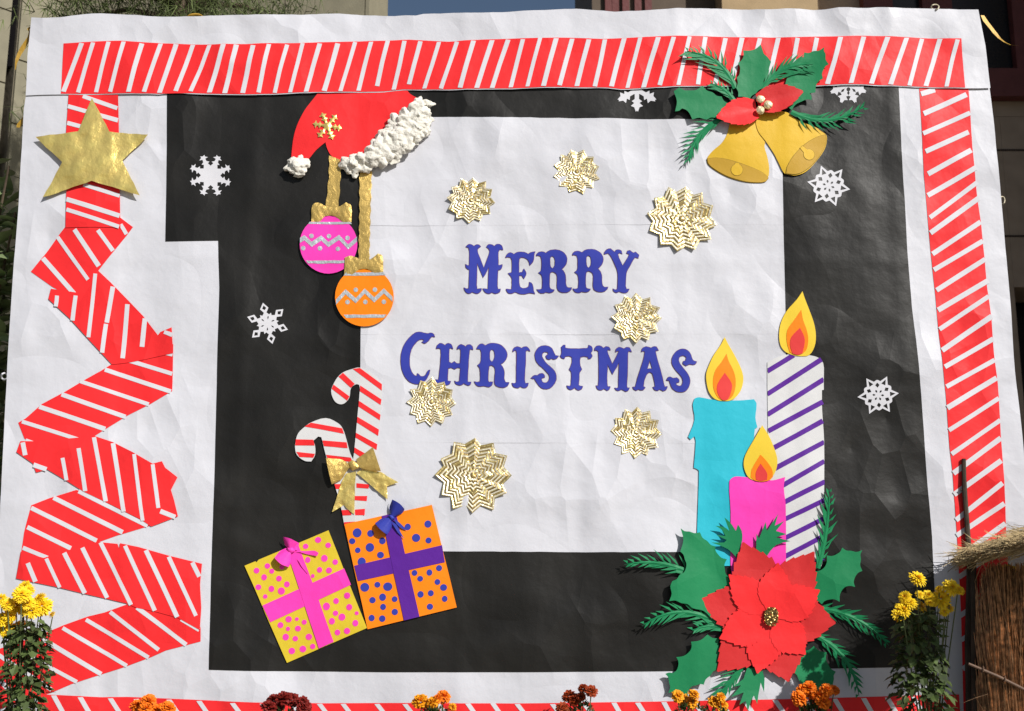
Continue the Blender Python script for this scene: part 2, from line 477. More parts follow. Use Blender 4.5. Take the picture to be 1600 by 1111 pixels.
for j in range(7):
    za, zb = [(2.0,2.7),(2.7,3.4),(3.4,4.05),(4.05,4.70),(4.70,5.26),(5.26,5.9),(5.9,6.5)][j]
    p0 = C + dB * (LB + .001); nb = Vector((-dB.y, dB.x, 0)); mb = MB()
    a0 = p0 - nb * .034; a1 = p0 + nb * .40; ou = dB * .03
    vs = [(a0.x, a0.y, za + .007), (a1.x, a1.y, za + .007), (a1.x, a1.y, zb - .007), (a0.x, a0.y, zb - .007)]
    mb.add(vs + [tuple(Vector(v) + ou) for v in vs], [(4, 5, 6, 7), (0, 1, 5, 4), (1, 2, 6, 5), (2, 3, 7, 6), (3, 0, 4, 7)])
    mb.build('stone_panel', 'stone', lb, smooth=False)
mb = MB(); p = C - dA * .40
mb.box((p.x - .12, p.y + .06, 5.22), (p.x + .02, p.y + .12, 6.6)); mb.build('window', 'glassdark', lb, smooth=False)

# right building
yr = 6.0; DR = yr + DIST
rb = thing('brown_building', 'tall brown stone building with maroon window frames behind the right of the banner', 'building', (3.0, yr, 0))
X = lambda px, py=0: bx(px, py, DR)
mb = MB(); mb.box((X(925), yr, 0), (X(1117), yr + 3, 13)); mb.build('wall', 'brownshaded', rb, smooth=False)
mb = MB(); mb.box((X(1117) + .003, yr - .35, 0), (X(1262), yr + 3, 13)); mb.build('wall', 'stonebeige', rb, smooth=False)
xs = X(1262) + .003
mb = MB(); mb.box((xs, yr - .02, 5.62), (9.5, yr + 3, 13)); mb.box((xs, yr - .02, 0), (X(1583, 450), yr + 3, 5.616)); mb.box((X(1583, 450) + .002, yr - .02, 3.84), (9.5, yr + 3, 5.616)); mb.build('wall', 'stonetan', rb, smooth=False)
mb = MB(); mb.box((X(1583, 450) + .01, yr + .6, 0), (9.4, yr + .7, 3.83)); mb.build('doorway_dark', 'glassdark', rb, smooth=False)  # near-black sheet standing in for the dark inside the opening
for px in (950, 961, 977, 996, 1012):
    mb = MB(); mb.box((X(px) - .035, yr - .05, 5.2), (X(px) + .035, yr - .002, 9.5)); mb.build('vertical_bar', 'maroon', rb, smooth=False)
for zz_ in (4.35, 5.25):
    mb = MB(); mb.box((X(1440), yr - .026, zz_), (9.4, yr - .0205, zz_ + .02)); mb.build('stone_joint', 'joint', rb, smooth=False)
wz0, wz1 = 5.78, 8.6
win = MB(); wx = [X(1341), X(1386), X(1434), X(1470), X(1545, 100), X(1640, 100)]
win.box((X(1341), yr - .16, wz0), (7.0, yr - .03, wz0 + .30)); win.box((X(1341), yr - .16, wz1 - .2), (7.0, yr - .03, wz1))
for i, a in enumerate([X(1341), X(1432), X(1578, 100), X(1700, 100)]):
    win.box((a, yr - .155, wz0 + .303), (a + .30, yr - .03, wz1 - .203))
fr = win.build('window_frame', 'maroon', rb, smooth=False)
for (a, b) in ((X(1341) + .3, X(1432)), (X(1432) + .3, X(1578, 100)), (X(1578, 100) + .3, X(1700, 100))):
    mb = MB(); mb.box((a + .002, yr - .06, wz0 + .305), (b - .002, yr - .04, wz1 - .205)); mb.build('pane', 'glassdark', fr, smooth=False)
# unseen block, added so that it keeps the right of the facade in shade
mb = MB(); mb.box((6.1, 2.6, 0), (9.6, yr - .03, 15)); mb.build('shade_block', 'stonetan', rb, smooth=False)

# ------------------------------------------------------------------ pine tree and shrub behind the left of the banner
plain('bark', (0.09, 0.065, 0.045), 0.9, 0.3, 12.0)
plain('needle', (0.075, 0.098, 0.030), 0.7, 0.35, 3.0, ((30.0, 0.001, 2.0),))
plain('leafdark', (0.20, 0.26, 0.12), 0.45, 0.3, 8.0, ((30.0, 0.001, 2.0),), 0.5)
tp = pt(300, -140, -1.6)
tree = thing('pine_tree', 'soft-needled pine tree whose lowest boughs show above the banner, upper left', 'tree', (tp.x, 1.6, 0))
mb = MB(); mb.tube([(tp.x, 1.6, 0), (tp.x + .03, 1.62, 2), (tp.x - .02, 1.6, 4), (tp.x, 1.6, 6.6)], [.10, .09, .07, .03], 8)
q = random.Random(3); tw = []
for i in range(26):
    z = 3.75 + i * .11; a = q.random() * 6.283; L = (1.0 - .25 * (z - 3.7) / 2.8) * q.uniform(.5, .85)
    e = Vector((tp.x + math.cos(a) * L, 1.6 + math.sin(a) * L * .8, z - .12 + q.uniform(-.1, .15)))
    s = Vector((tp.x, 1.6, z)); mb.tube([s, (s + e) / 2 + Vector((0, 0, .08)), e], [.025, .016, .006], 5); tw.append((s, e))
mb.build('trunk', 'bark', tree)
mb = MB()
for s, e in tw:
    for k in range(420):
        f = q.random() ** .6; c = s.lerp(e, f) + Vector((q.gauss(0, .13), q.gauss(0, .13), q.gauss(0, .09) + .03))
        for j in range(3):
            d = Vector((q.gauss(0, .5), q.gauss(0, .5), q.gauss(-.3, .5))).normalized(); l = q.uniform(.08, .17)
            sd = d.orthogonal().normalized() * .0032
            mb.add([c - sd, c + sd, c + d * l], [(0, 1, 2)])
o = mb.build('crown', 'needle', tree, smooth=False); o['kind'] = 'stuff'

sp_ = pt(-20, 400, -.6)
shrub = thing('broadleaf_shrub', 'dark green broad-leaved shrub growing behind the left edge of the banner', 'shrub', (sp_.x - .1, .6, 0))
def leaf_mesh(L, W):
    vs, fs = [], []; n = 6
    prof = [.12, .45, .78, 1.0, .85, .0]
    for i in range(n):
        f = i / (n - 1); wv = W / 2 * prof[i]; zc = -.12 * L * f * f
        vs += [(f * L, -wv, zc + .10 * wv), (f * L, 0, zc), (f * L, wv, zc + .10 * wv)]
    for i in range(n - 1):
        a = i * 3; fs += [(a, a + 3, a + 4, a + 1), (a + 1, a + 4, a + 5, a + 2)]
    return np.array(vs), fs
LV, LF = leaf_mesh(.17, .062)
lme = mesh('leaf', LV, LF); lme.materials.append(MATS['leafdark'])
mb = MB(); stems = []
for i in range(24):
    y = .07 + .42 * q.random() ** 1.4; dep = y + DIST; z = .5 + 2.55 * ((i * .618) % 1)
    x = bx(q.uniform(-70, 42), 555.5 - FPX * math.tan(math.atan2(z - CAMH, dep) - PITCH), dep)
    top = Vector((x, y, z)); b = Vector((sp_.x - .12 + q.uniform(-.1, .1), .6 + q.uniform(-.1, .1), 0)); stems.append((b, top))
    mb.tube([b, b.lerp(top, .5) + Vector((q.uniform(-.12, -.02), 0, 0)), top], [.018, .012, .005], 6)
mb.build('stem', 'bark', shrub)
k = 0; rest = MB(); org = shrub.location
cand = []
for b, top in stems:
    for i in range(46):
        f = 1 - q.random() ** 1.6 * .40; c = b.lerp(top, f); a = i * 2.4 + q.uniform(-.4, .4)
        m = Euler((q.uniform(-.5, .5), q.uniform(-.9, .35), a)).to_matrix() ; cand.append((c, m, q.uniform(.8, 1.25)))
# leaves that show at the edge of the banner are leaves of their own
def showing(c):
    dy = c.y + DIST; v = (c.z - CAMH) / dy; pxl = 800 + FPX * c.x / (dy * CP + (c.z - CAMH) * SP)
    return -30 < pxl < 60
cand.sort(key=lambda t: t[0].y)
per_island('needle', .6, 1.5)
for c, m, s in cand:
    if min((c + (m @ Vector(v)) * s).y for v in LV[::4]) < .035: continue
    if showing(c) and k < 150:
        o = bpy.data.objects.new('leaf', lme); COL.objects.link(o); o.parent = shrub
        o.matrix_local = Matrix.Translation(c - org) @ m.to_4x4() @ Matrix.Scale(s, 4); k += 1
    else:
        rest.add([tuple(c + (m @ Vector(v)) * s) for v in LV], LF)
o = rest.build('foliage', 'leafdark', shrub); o['kind'] = 'stuff'
# timber frame that carries the banner
fm = thing('timber_frame', 'plain wooden pole frame behind the banner that holds it up', 'frame', (0, .06, 0))
for x in (-1.9, 0.0, 1.9):
    mb = MB(); mb.tube([(x, .07, 0), (x, .07, 3.52)], .03, 8); mb.build('post', 'wood', fm)
for z in (.5, 3.46):
    mb = MB(); mb.tube([(-1.95, .125, z), (1.95, .125, z)], .024, 8); mb.build('rail', 'wood', fm)
# ================================================================== the paper banner
TOP = [(50,28),(97,28.5),(130,25),(160,23),(200,24.5),(250,27),(290,26),(330,25),(400,23),(470,22.5),(530,20.5),(600,23),(650,23.5),(662,21),(740,19.5),(800,18.5),(850,16),(900,14),(925,16.5),(960,19.5),(1000,18),(1040,15),(1080,13),(1150,12),(1200,12.5),(1250,11),(1272,13),(1290,12.5),(1310,10),(1340,11),(1400,10.5),(1470,11.5),(1530,13)]
RIGHT = [(1530,13),(1541,70),(1548,137),(1556,215),(1568,350),(1578,480),(1585,580),(1592,640),(1600,720),(1612,850),(1626,1000),(1640,1150)]
LEFT = [(-12,1150),(-6,1000),(0,850),(4,760),(8,650),(12,570),(17,500),(22,420),(29,330),(33,250),(38,170),(41,150),(44,90),(50,28)]
SEAM = [(1548,137),(1508,138),(1460,137),(1400,135),(1320,133),(1260,134.5),(1200,135),(1140,136),(1080,137),(1010,140),(970,142),(950,140),(900,139.5),(850,139),(800,141),(760,141),(700,142),(660,141),(630,140),(600,143),(540,144.5),(470,147),(430,149),(400,150),(360,149.5),(300,148.5),(270,147.5),(250,150),(200,149.5),(148,150),(100,149.5),(41,150.5)]
def rough_edge(pts, amp=0.7, step=14):
    out = []
    for i in range(len(pts) - 1):
        a = np.array(pts[i], float); b = np.array(pts[i + 1], float); n = max(1, int(np.linalg.norm(b - a) / step))
        for k in range(n): out.append(a + (b - a) * k / n + (np.array([random.uniform(-amp, amp), random.uniform(-amp, amp)]) if k else 0))
    out.append(np.array(pts[-1], float))
    return out
bp = plane(800, 1150)
banner = thing('paper_banner', 'large white paper banner with black frame panel hung upright behind the flowers', 'banner', (bp[0], 0.0, bp[1]))
sheet('backing_sheet', [(50,28)] + rough_edge(TOP)[1:] + RIGHT[1:] + LEFT[:-1], 'white', banner, 0.0, res=0.022)
ZT = plane(800, 20)[1]; ZB = plane(800, 142)[1]
def flap(x, z):
    s = np.clip((ZT - z) / (ZT - ZB), 0, 1.05) ** 1.6
    e = np.clip((x + 2.10) / 0.5, 0, 1) * (0.75 + 0.35 * np.sin(x * 5.2 + 1) + 0.2 * np.sin(x * 13.0))
    return 0.0062 * s * np.maximum(e, 0.05)
top_sheet = sheet('top_sheet', [(t[0], t[1] + (0.6 if 60 < t[0] < 1520 else 0.3)) for t in rough_edge(TOP)] + [(1541,70)] + rough_edge(SEAM, 0.4)[:-1] + [(41.3,150.5),(44.3,90)], 'white', banner, 0.005, res=0.022, extra=flap)
BLACK = [(262,142),(800,132),(1404,128),(1405,140),(1409,220),(1413,300),(1418,400),(1424,480),(1430,530),(1434,570),(1442,670),(1448,760),(1455,840),(1459,930),(1465,1040),(1390,1043),(1240,1046),(1000,1049),(800,1050),(600,1050),(400,1048),(328,1046),(331,900),(335,760),(340,560),(343,450),(341,376),(259,378),(261,260)]
sheet('black_frame_sheet', BLACK, 'black', banner, 0.0016, res=0.022, thick=0.0004)
# the centre is papered with overlapping lengths of white
CEN = [(183,352,568,572), (349,522,563,568), (519,692,562,563), (689,862,563,562)]
for i, (y0, y1, xb, xt) in enumerate(CEN):
    rx = lambda y: 1221 + (y - 188) * 0.0145 if y < 470 else 1228 + (y - 470) * 0.004
    top = [(xt, y0 - (2 if i == 0 else 0)), (800, y0 + (0 if i else 1)), (1000, y0 + (0 if i else 4)), (rx(y0), y0 + (0 if i else 5))]
    bot = [(rx(y1), y1), (900, y1 + 0.8), (700, y1 - 0.4), (xb, y1)]
    lip = plane(800, y1)[1]
    sheet('centre_sheet', rough_edge(top, 0.4) + rough_edge(bot, 0.4), 'white', banner, 0.0042 - i * 0.0003, res=0.022, thick=0.0003,
          extra=lambda x, z, lip=lip: 0.0010 * np.clip(1 - (z - lip) / 0.05, 0, 1) * np.clip(-.1 + 1.1 * np.sin(x * 5.3 + lip * 9), 0, 1))

# ------------------------------------------------------------------ striped borders
def border(name, label, outline, stripes, off, px, py, extra=None, res=0.022, wd=7.0):
    t = thing_at(name, label, 'paper border', px, py)
    sheet('red_strip', outline, 'red', t, off, res=res, extra=extra)
    for st in stripes:
        a, b = st[0], st[1]
        sheet('white_stripe', st if len(st) > 2 else bar(a, b, (wd + random.uniform(-.7, .7))), 'whitecard', t, off + 0.0013 + random.random() * .0005, res=0.022, extra=extra, thick=0.0005)
    return t
TS = [(130,101),(148,124),(172,152),(195,174),(223,203),(252,227),(276,251),(302,276),(328,299),(350,328),(370,352),(396,380),(421,405),(449,430),(473,454),(500,479),(528,507),(555,532),(580,560),(606,589),(632,615),(657,639),(686,663),(714,689),(740,719),(769,745),(794,769),(817,798),(844,824),(869,849),(894,874),(920,901),(945,929),(975,955),(1000,980),(1028,1005),(1052,1030),(1077,1059),(1102,1090),(1134,1117),(1160,1142),(1188,1170),(1217,1199),(1247,1233),(1277,1262),(1314,1293),(1350,1329),(1387,1361),(1417,1391),(1442,1421),(1470,1447),(1497,1479)]
def ytop(x): return np.interp(x, [101,150,190,260,330,400,530,640,700,760,830,890,940,1000,1100,1200,1340,1400,1503], [70,68,66,69,71,69,66,62,65,62,61,60,62,60,57,57,55,57,59])
SX = [s[0] for s in SEAM][::-1]; SY = [s[1] for s in SEAM][::-1]
def ybot(x): return np.interp(x, SX, SY)
tops = [(x, ytop(x)) for x in (101,150,190,260,330,400,470,530,590,640,700,760,830,890,940,1000,1100,1200,1270,1340,1400,1450,1503)]
bots = [(x, ybot(x) - 1.3) for x in (1508,1460,1400,1320,1260,1200,1140,1080,1010,970,950,900,850,800,760,700,660,630,600,540,470,430,400,360,300,250,200,148,97)]
quads = []
for i, (a, b) in enumerate(TS):
    y0 = ytop(a) + random.uniform(0, 2.0); y1 = ybot(b) - random.uniform(1.6, 3.5)
    if (a, b) in ((606,589), (657,639)): y1 -= 7
    h = 3.4 + random.uniform(-.3, .5)
    m = ((a + b) / 2 + random.uniform(-.8, .8), (y0 + y1) / 2)
    quads.append([(a - h, y0), (a + h, y0 + random.uniform(-.5, 1.5)), (m[0] + h, m[1]), (b + h, y1), (b - h, y1 + random.uniform(-1.5, .5)), (m[0] - h, m[1])])
border('striped_top_border', 'long red paper border with slanted white stripes across the top of the banner', tops + bots, quads, 0.0066, 800, 145, flap)

RS = [((1440,146),(1462,139)),((1444,177),(1511,147)),((1443,208),(1516,176)),((1447,236),(1514,206)),((1451,271),(1518,234)),((1450,305),(1525,262)),((1453,340),(1527,285)),((1454,364),(1530,309)),((1457,397),(1532,347)),((1459,422),(1535,377)),((1463,454),(1538,406)),((1465,485),(1543,439)),((1467,515),(1543,464)),((1471,548),(1548,495)),((1475,574),(1551,530)),((1477,605),(1553,563)),((1478,638),(1556,591)),((1481,673),(1559,623)),((1485,710),(1561,657)),((1488,740),(1562,685)),((1489,773),(1563,720)),((1492,813),(1565,755)),((1493,837),(1568,787)),((1496,871),(1570,818)),((1496,902),(1572,852)),((1498,962),(1575,912)),((1500,1000),(1580,950)),((1503,1045),(1585,995))]
RO = [(1437,132),(1440,180),(1444,260),(1449,330),(1455,400),(1461,460),(1466,520),(1471,560),(1476,620),(1482,700),(1487,740),(1491,800),(1494,840),(1497,900),(1500,960),(1506,1130),(1592,1130),(1580,1000),(1576,900),(1571,820),(1568,750),(1562,680),(1558,600),(1553,560),(1548,500),(1541,450),(1537,400),(1533,350),(1527,310),(1523,270),(1518,200),(1514,132)]
border('striped_side_border', 'tall red paper border with slanted white stripes down the right side', RO, RS, 0.0018, 1545, 1120, wd=7.6)

BS = [(87,101,1085),(128,141,1088),(174,188,1090),(214,228,1091),(265,280,1092),(312,327,1094),(365,380,1097),(411,423,1098),(456,467,1098),(499,508,1099),(536,545,1099),(589,599,1099),(633,645,1099),(685,696,1099),(731,740,1098),(770,779,1098),(808,820,1099),(863,874,1099),(912,922,1098),(959,967,1097),(996,1005,1097),(1037,1045,1096),(1085,1095,1095),(1126,1136,1095),(1163,1175,1094),(1211,1223,1093),(1258,1270,1092),(1304,1316,1091),(1349,1361,1090),(1386,1399,1089),(1427,1442,1088),(1467,1487,1086)]
q = []
for a, b, y in BS:
    s = (b - a) / (1111 - y) * (1144 - y); s = min(s, 34)
    q.append([(a - 4, y + 1), (a + 4, y + 0.5), (a + s + 4, 1144), (a + s - 4, 1144)])
border('striped_bottom_border', 'red paper border with slanted white stripes along the bottom behind the marigolds',
       [(62,1084),(100,1085.5),(160,1089),(200,1088.5),(330,1094),(400,1097),(500,1099),(650,1098),(800,1099),(1000,1096.5),(1200,1093),(1300,1090.5),(1400,1087.5),(1498,1085),(1502,1145),(62,1145)], q, 0.0018, 780, 1140)

# zigzag ribbon on the left: folded lengths of the same red strip
SEG = [
 ('top', [(109,146),(186,146),(187,190),(189,297),(190,357),(150,356.5),(104,357),(106,300),(105,212),(108,165)],
  [((131,152),(185,171)),((108,168),(186,190)),((107,194),(187,216)),((133,291),(189,308)),((106,313),(189,339)),((106,329),(188,356))]),
 ('second', [(103,356),(93,368),(72,397),(49,425),(83,449),(119,467),(141,442),(155,424),(177,396),(199,369),(209,356),(189,341)],
  [((91,371),(139,438)),((68,404),(120,463)),((118,360),(156,417)),((155,361),(178,393)),((190,352),(199,367))]),
 ('third', [(155,424),(174,442),(204,473),(224,494),(247,524),(251,519),(269,512),(271,552),(205,566),(176,570),(141,532),(111,499),(77,468),(81,452),(120,458)],
  [((151,429),(140,528)),((120,463),(115,502)),((178,449),(168,505)),((167,507),(161,552)),((200,476),(192,560)),((227,498),(222,542)),((257,519),(270,524)),((91,463),(89,480))]),
 ('fourth', [(218,541),(271,538),(269,611),(236,631),(199,650),(166,671),(137,690),(103,712),(40,686),(30,661),(42,654),(67,632),(103,613),(132,595),(159,580),(185,563)],
  [((225,543),(270,554)),((194,561),(269,584)),((165,578),(267,612)),((126,596),(233,632)),((98,617),(197,652)),((63,636),(166,671)),((36,659),(136,691)),((42,689),(102,711))]),
 ('fifth', [(150,682),(177,691),(207,706),(240,725),(246,723),(254,721),(259,731),(278,746),(268,766),(273,782),(279,807),(238,823),(222,812),(166,784),(134,769),(108,753),(76,734),(59,739),(54,725),(28,707),(34,690),(60,690)],
  [((149,684),(168,784)),((125,701),(136,768)),((100,716),(106,751)),((178,693),(196,800)),((211,710),(225,814)),((240,726),(249,794)),((38,692),(42,712)),((55,727),(75,734)),((252,799),(275,808))]),
 ('sixth', [(121,766),(134,769),(166,784),(222,812),(235,822),(199,833),(185,837),(155,848),(116,860),(72,876),(36,866),(41,832),(46,812),(52,790),(79,779)],
  [((86,778),(194,832)),((125,768),(232,822)),((52,794),(154,845)),((46,824),(114,857)),((39,856),(78,872))]),
 ('seventh', [(36,862),(72,872),(103,862),(155,847),(186,850),(189,858),(190,849),(219,855),(264,868),(317,881),(314,914),(316,950),(314,984),(280,965),(247,956),(214,949),(201,943),(171,936),(141,929),(96,918),(28,904)],
  [((47,880),(59,909)),((76,873),(97,918)),((104,864),(136,927)),((132,856),(170,934)),((160,848),(207,945)),((198,853),(244,954)),((230,860),(279,964)),((265,870),(308,962)),((302,879),(313,901))]),
 ('lowest', [(201,944),(214,948),(247,955),(280,963),(315,980),(315,1002),(261,1016),(239,1026),(193,1043),(155,1055),(115,1068),(85,1081),(0,1108),(-5,1040),(0,1014),(68,991),(104,976),(140,963),(165,957)],
  [((216,949),(293,1007)),((285,967),(313,984)),((174,956),(250,1015)),((137,968),(234,1027)),((101,981),(200,1040)),((69,997),(160,1053)),((50,1025),(123,1065)),((0,1023),(84,1077)),((2,1062),(30,1092))]),
]
zz = thing_at('zigzag_ribbon', 'zigzag ribbon of folded red paper with white stripes down the left side', 'paper ribbon', 160, 1080)
for i, (nm, ol, st) in enumerate(SEG):
    o = 0.0018 + (0.0028 if i % 2 == 0 else 0.0)
    fold = sheet('ribbon_fold', rough_edge(ol + ol[:1], 0.5, 40)[:-1], 'red', zz, o, res=0.022, thick=0.0008)
    for a, b in st:
        sheet('white_stripe', bar(a, b, 6.6 + random.uniform(-.8, .8)), 'whitecard', fold, o + 0.0012, res=0.022, thick=0.0005)
# ================================================================== decorations pinned on the banner
# gold star
star = [(147,157),(174,209),(234,214),(194,254),(222,309),(148,287),(71,311),(101,257),(59,217),(126,209)]
sc = plane(147, 240); tips = [plane(*star[i]) for i in (0, 2, 4, 6, 8)]
def starfold(x, z):
    d = np.full(x.shape, 1e9)
    for t in tips:
        ab = t - sc; L = ab @ ab; u = np.clip(((x - sc[0]) * ab[0] + (z - sc[1]) * ab[1]) / L, 0, 1)
        d = np.minimum(d, np.hypot(x - sc[0] - u * ab[0], z - sc[1] - u * ab[1]))
    return 0.006 * np.clip(1 - d / 0.08, 0, 1) + 0.0085 * (facet(x * 7, z * 4.5, 81) + .5) + 0.0100 * (facet(x * 17, z * 6, 82) + .5)
o = sheet('gold_star', rough_edge(star + star[:1], 0.6, 10)[:-1], 'gold', None, 0.0075, res=0.012, extra=starfold)
tag(o, 'big crinkled gold foil star on the left striped ribbon', 'star')

# Santa hat
hat = thing_at('santa_hat', 'red paper Santa hat with cotton wool brim tucked under the top border', 'hat', 555, 275)
cap = [(500,136),(497,145),(489,156),(476,174),(464,198),(458,221),(455,250),(470,256),(483,249),(494,236),(509,223),(511,231),(517,243),(531,254),(545,262),(580,250),(620,215),(655,180),(660,165),(654,154),(640,145),(630,134)]
sheet('hat_body', curve(cap, 60, 3), 'red', hat, 0.0056, res=0.025)
def icos(sub=2):
    bm = bmesh.new(); bmesh.ops.create_icosphere(bm, subdivisions=sub, radius=1.0)
    v = np.array([p.co[:] for p in bm.verts]); f = [tuple(q.index for q in p.verts) for p in bm.faces]; bm.free()
    return v, f
IV, IF = icos(2); IV3, IF3 = icos(3)
def soften(o, vox):
    m = o.modifiers.new('remesh', 'REMESH'); m.mode = 'VOXEL'; m.voxel_size = vox; m.use_smooth_shade = True
    m = o.modifiers.new('smooth', 'SMOOTH'); m.factor = 0.5; m.iterations = 3
def tuft(mb, c, r, seed):
    q = np.random.default_rng(seed); V = IV3; n = np.ones(len(V))
    for f, am in ((1.6, .28), (3.2, .20), (6.5, .12), (12.0, .05)):
        for _ in range(3):
            d = q.normal(size=3); d /= np.linalg.norm(d); n += am * .6 * np.sin(V @ d * f * 1.6 + q.random() * 9)
    n += q.normal(0, .010, len(V))
    s = np.array([q.uniform(.8, 1.45), q.uniform(.55, .8), q.uniform(.8, 1.3)])
    mb.add(V * n[:, None] * s * r + np.array(c), IF3)
brim = [(532,258),(545,247),(560,246),(577,233),(589,216),(605,205),(614,190),(620,178),(632,176),(645,165),(655,155),(667,158),(675,168),(676,180),(671,195),(668,207),(660,217),(648,227),(635,237),(625,245),(610,256),(596,262),(580,268),(565,268),(545,275),(535,268)]
bw = [plane(*p) for p in brim]
mb = MB(); A = np.array(bw); lo = A.min(0); hi = A.max(0); k = 0
while k < 120:
    x, z = random.uniform(lo[0], hi[0]), random.uniform(lo[1], hi[1])
    if inside(bw, np.array([x]), np.array([z]))[0]:
        d = segdist(bw, np.array([x]), np.array([z]))[0]
        r = random.uniform(.011, .017) + min(d, .03) * .35
        tuft(mb, (x, -0.012 - min(d, .05) * .40 - random.uniform(0, .006), z), r, k); k += 1
soften(mb.build('cotton_brim', 'cotton', hat, angle=180), .0028)
mb = MB(); c = plane(467, 263)
for k in range(26):
    a = random.random() * 6.283; rr = math.sqrt(random.random()) * 0.040
    tuft(mb, (c[0] + math.cos(a) * rr, -0.014 - (0.042 - rr) * .6, c[1] + math.sin(a) * rr), random.uniform(.013, .021), 500 + k)
soften(mb.build('cotton_pompom', 'cotton', hat, angle=180), .0028)
def arm_flake(cx, cy, r, n, rot, prof):
    out = []
    for k in range(n):
        a = rot + 2 * math.pi * k / n; ca, sa = math.cos(a), math.sin(a)
        for (u, v) in prof: out.append((cx + r * (u * ca - v * sa), cy + r * (u * sa + v * ca)))
    return out
gp = [(.22,-.10),(.42,-.08),(.52,-.24),(.60,-.09),(.70,-.09),(.80,-.27),(.86,-.10),(1.0,0),(.86,.10),(.80,.27),(.70,.09),(.60,.09),(.52,.24),(.42,.08),(.22,.10)]
hc = plane(512, 198)
sheet('gold_snowflake', arm_flake(512, 198, 23, 6, R(8), gp), 'gold', hat, 0.0095, res=0.008, bulge=0.005)

# baubles on ribbons
def wavy_strip(pts_l, pts_r, amp=1.0):
    def w(pts):
        out = rough_edge(pts, 0, 5)
        return [(p[0] + amp * math.sin(p[1] * 0.9), p[1]) for p in out]
    return w(pts_l) + w(pts_r)
def zig(pts, h):
    return [(x, y - h / 2) for x, y in pts] + [(x, y + h / 2) for x, y in pts[::-1]]
def bauble(label, mat, cx, cy, r, ribbon, bow, bands, zg, dots, off):
    t = thing_at('paper_bauble', label, 'bauble', cx, cy + r, 'paper baubles hanging from the hat')
    sheet('hanging_ribbon', ribbon, 'golddull', t, off, res=0.012, extra=lambda x, z: 0.0007 + 0.0006 * np.sin(z * 90))
    body = sheet('bauble_body', poly_circle(cx, cy, r, 40), mat, t, off + 0.0022, res=0.022, extra=lambda x, z: 0.005 * np.abs(x - plane(cx, cy)[0]) / (r * PX))
    ex = lambda x, z: 0.005 * np.abs(x - plane(cx, cy)[0]) / (r * PX)
    for b in bands: sheet('silver_band', rough_edge(b + b[:1], .4, 8)[:-1], 'silver', body, off + 0.0034, res=0.02, extra=ex)
    sheet('silver_zigzag', zig(zg, 8.0), 'silver', body, off + 0.0034, res=0.02, extra=ex)
    for d in dots: sheet('silver_dot', poly_circle(d[0], d[1], 3.6, 12), 'silver', body, off + 0.0034, res=0.02, extra=ex)
    sheet('foil_bow', curve(bow, 60, 3), 'golddull', t, off + 0.0052, res=0.008, bulge=0.004, extra=lambda x, z: .0012 * np.sin(x * 230) * np.sin(z * 120))
bauble('pink paper bauble with silver zigzag hanging on a short gold ribbon', 'pink', 513.5, 382, 45,
       wavy_strip([(515,244),(514,280),(509,324)], [(529,324),(532,285),(533,270),(532,250)], .8),
       [(487,347),(488,322),(497,317),(508,322),(528,324),(541,317),(549,322),(549,348),(536,347),(523,338),(508,338),(500,346)],
       [[(484,347),(548,347),(550,350.5),(482,350.5)], [(478,407),(548,407),(545,411.5),(481,411.5)]],
       [(469,376),(476,372),(487,382),(502,372),(513,382),(530,371),(544,386),(558,374)],
       [(487,369),(514,369),(543,372),(474,388),(500,388),(528,389)], 0.0064)
bauble('orange paper bauble with silver zigzag on a long gold ribbon', 'orange', 569.5, 464, 46,
       wavy_strip([(562,268),(562,330),(560,410)], [(577,410),(579,340),(581,268)], .8),
       [(538,429),(539,403),(549,400),(566,407),(579,406),(591,397),(598,401),(599,426),(586,427),(574,421),(561,422),(551,429)],
       [[(541,426),(600,426),(604,431),(537,431)], [(537,491.5),(604,491.5),(600,496.5),(541,496.5)]],
       [(525,472),(540,456),(556,470),(570,455),(585,469),(600,455),(613.5,468)],
       [(556,453),(586,453),(543,472),(571,472),(600,472)], 0.0100)

# white paper snowflakes
def snow(label, outline, holes, px, py, off=0.0034):
    o = sheet('paper_snowflake', outline, 'whitecard', None, off, holes=holes, res=0.02, thick=0.0008)
    return tag(o, label, 'snowflake', 'white paper snowflakes on the black frame')
pa = [(.43,-.17),(.58,-.10),(.62,-.20),(.70,-.08),(.82,-.07),(.84,-.22),(.92,-.09),(1.0,-.11),(.96,0),(1.0,.11),(.92,.09),(.84,.22),(.82,.07),(.70,.08),(.62,.20),(.58,.10),(.43,.17)]
snow('white eight-armed paper snowflake near the left notch of the black frame', arm_flake(329, 274, 33, 8, R(22.5), pa), [], 329, 274)
pb = [(.40,-.16),(.52,-.06),(.72,-.20),(1.0,0),(.72,.20),(.52,.06),(.40,.16),(.46,.265)]
hb = []
for k in range(6):
    a = R(17) + k * math.pi / 3
    f = lambda u, v: (418 + 33 * (u * math.cos(a) - v * math.sin(a)), 505 + 33 * (u * math.sin(a) + v * math.cos(a)))
    hb.append([f(.64,0), f(.73,-.10), f(.87,0), f(.73,.10)]); hb.append([f(.18,.04), f(.30,.05), f(.34,.12), f(.24,.10)])
snow('white paper snowflake with diamond-tipped arms left of the orange bauble', arm_flake(418, 505, 33, 6, R(17), pb), hb, 418, 505)
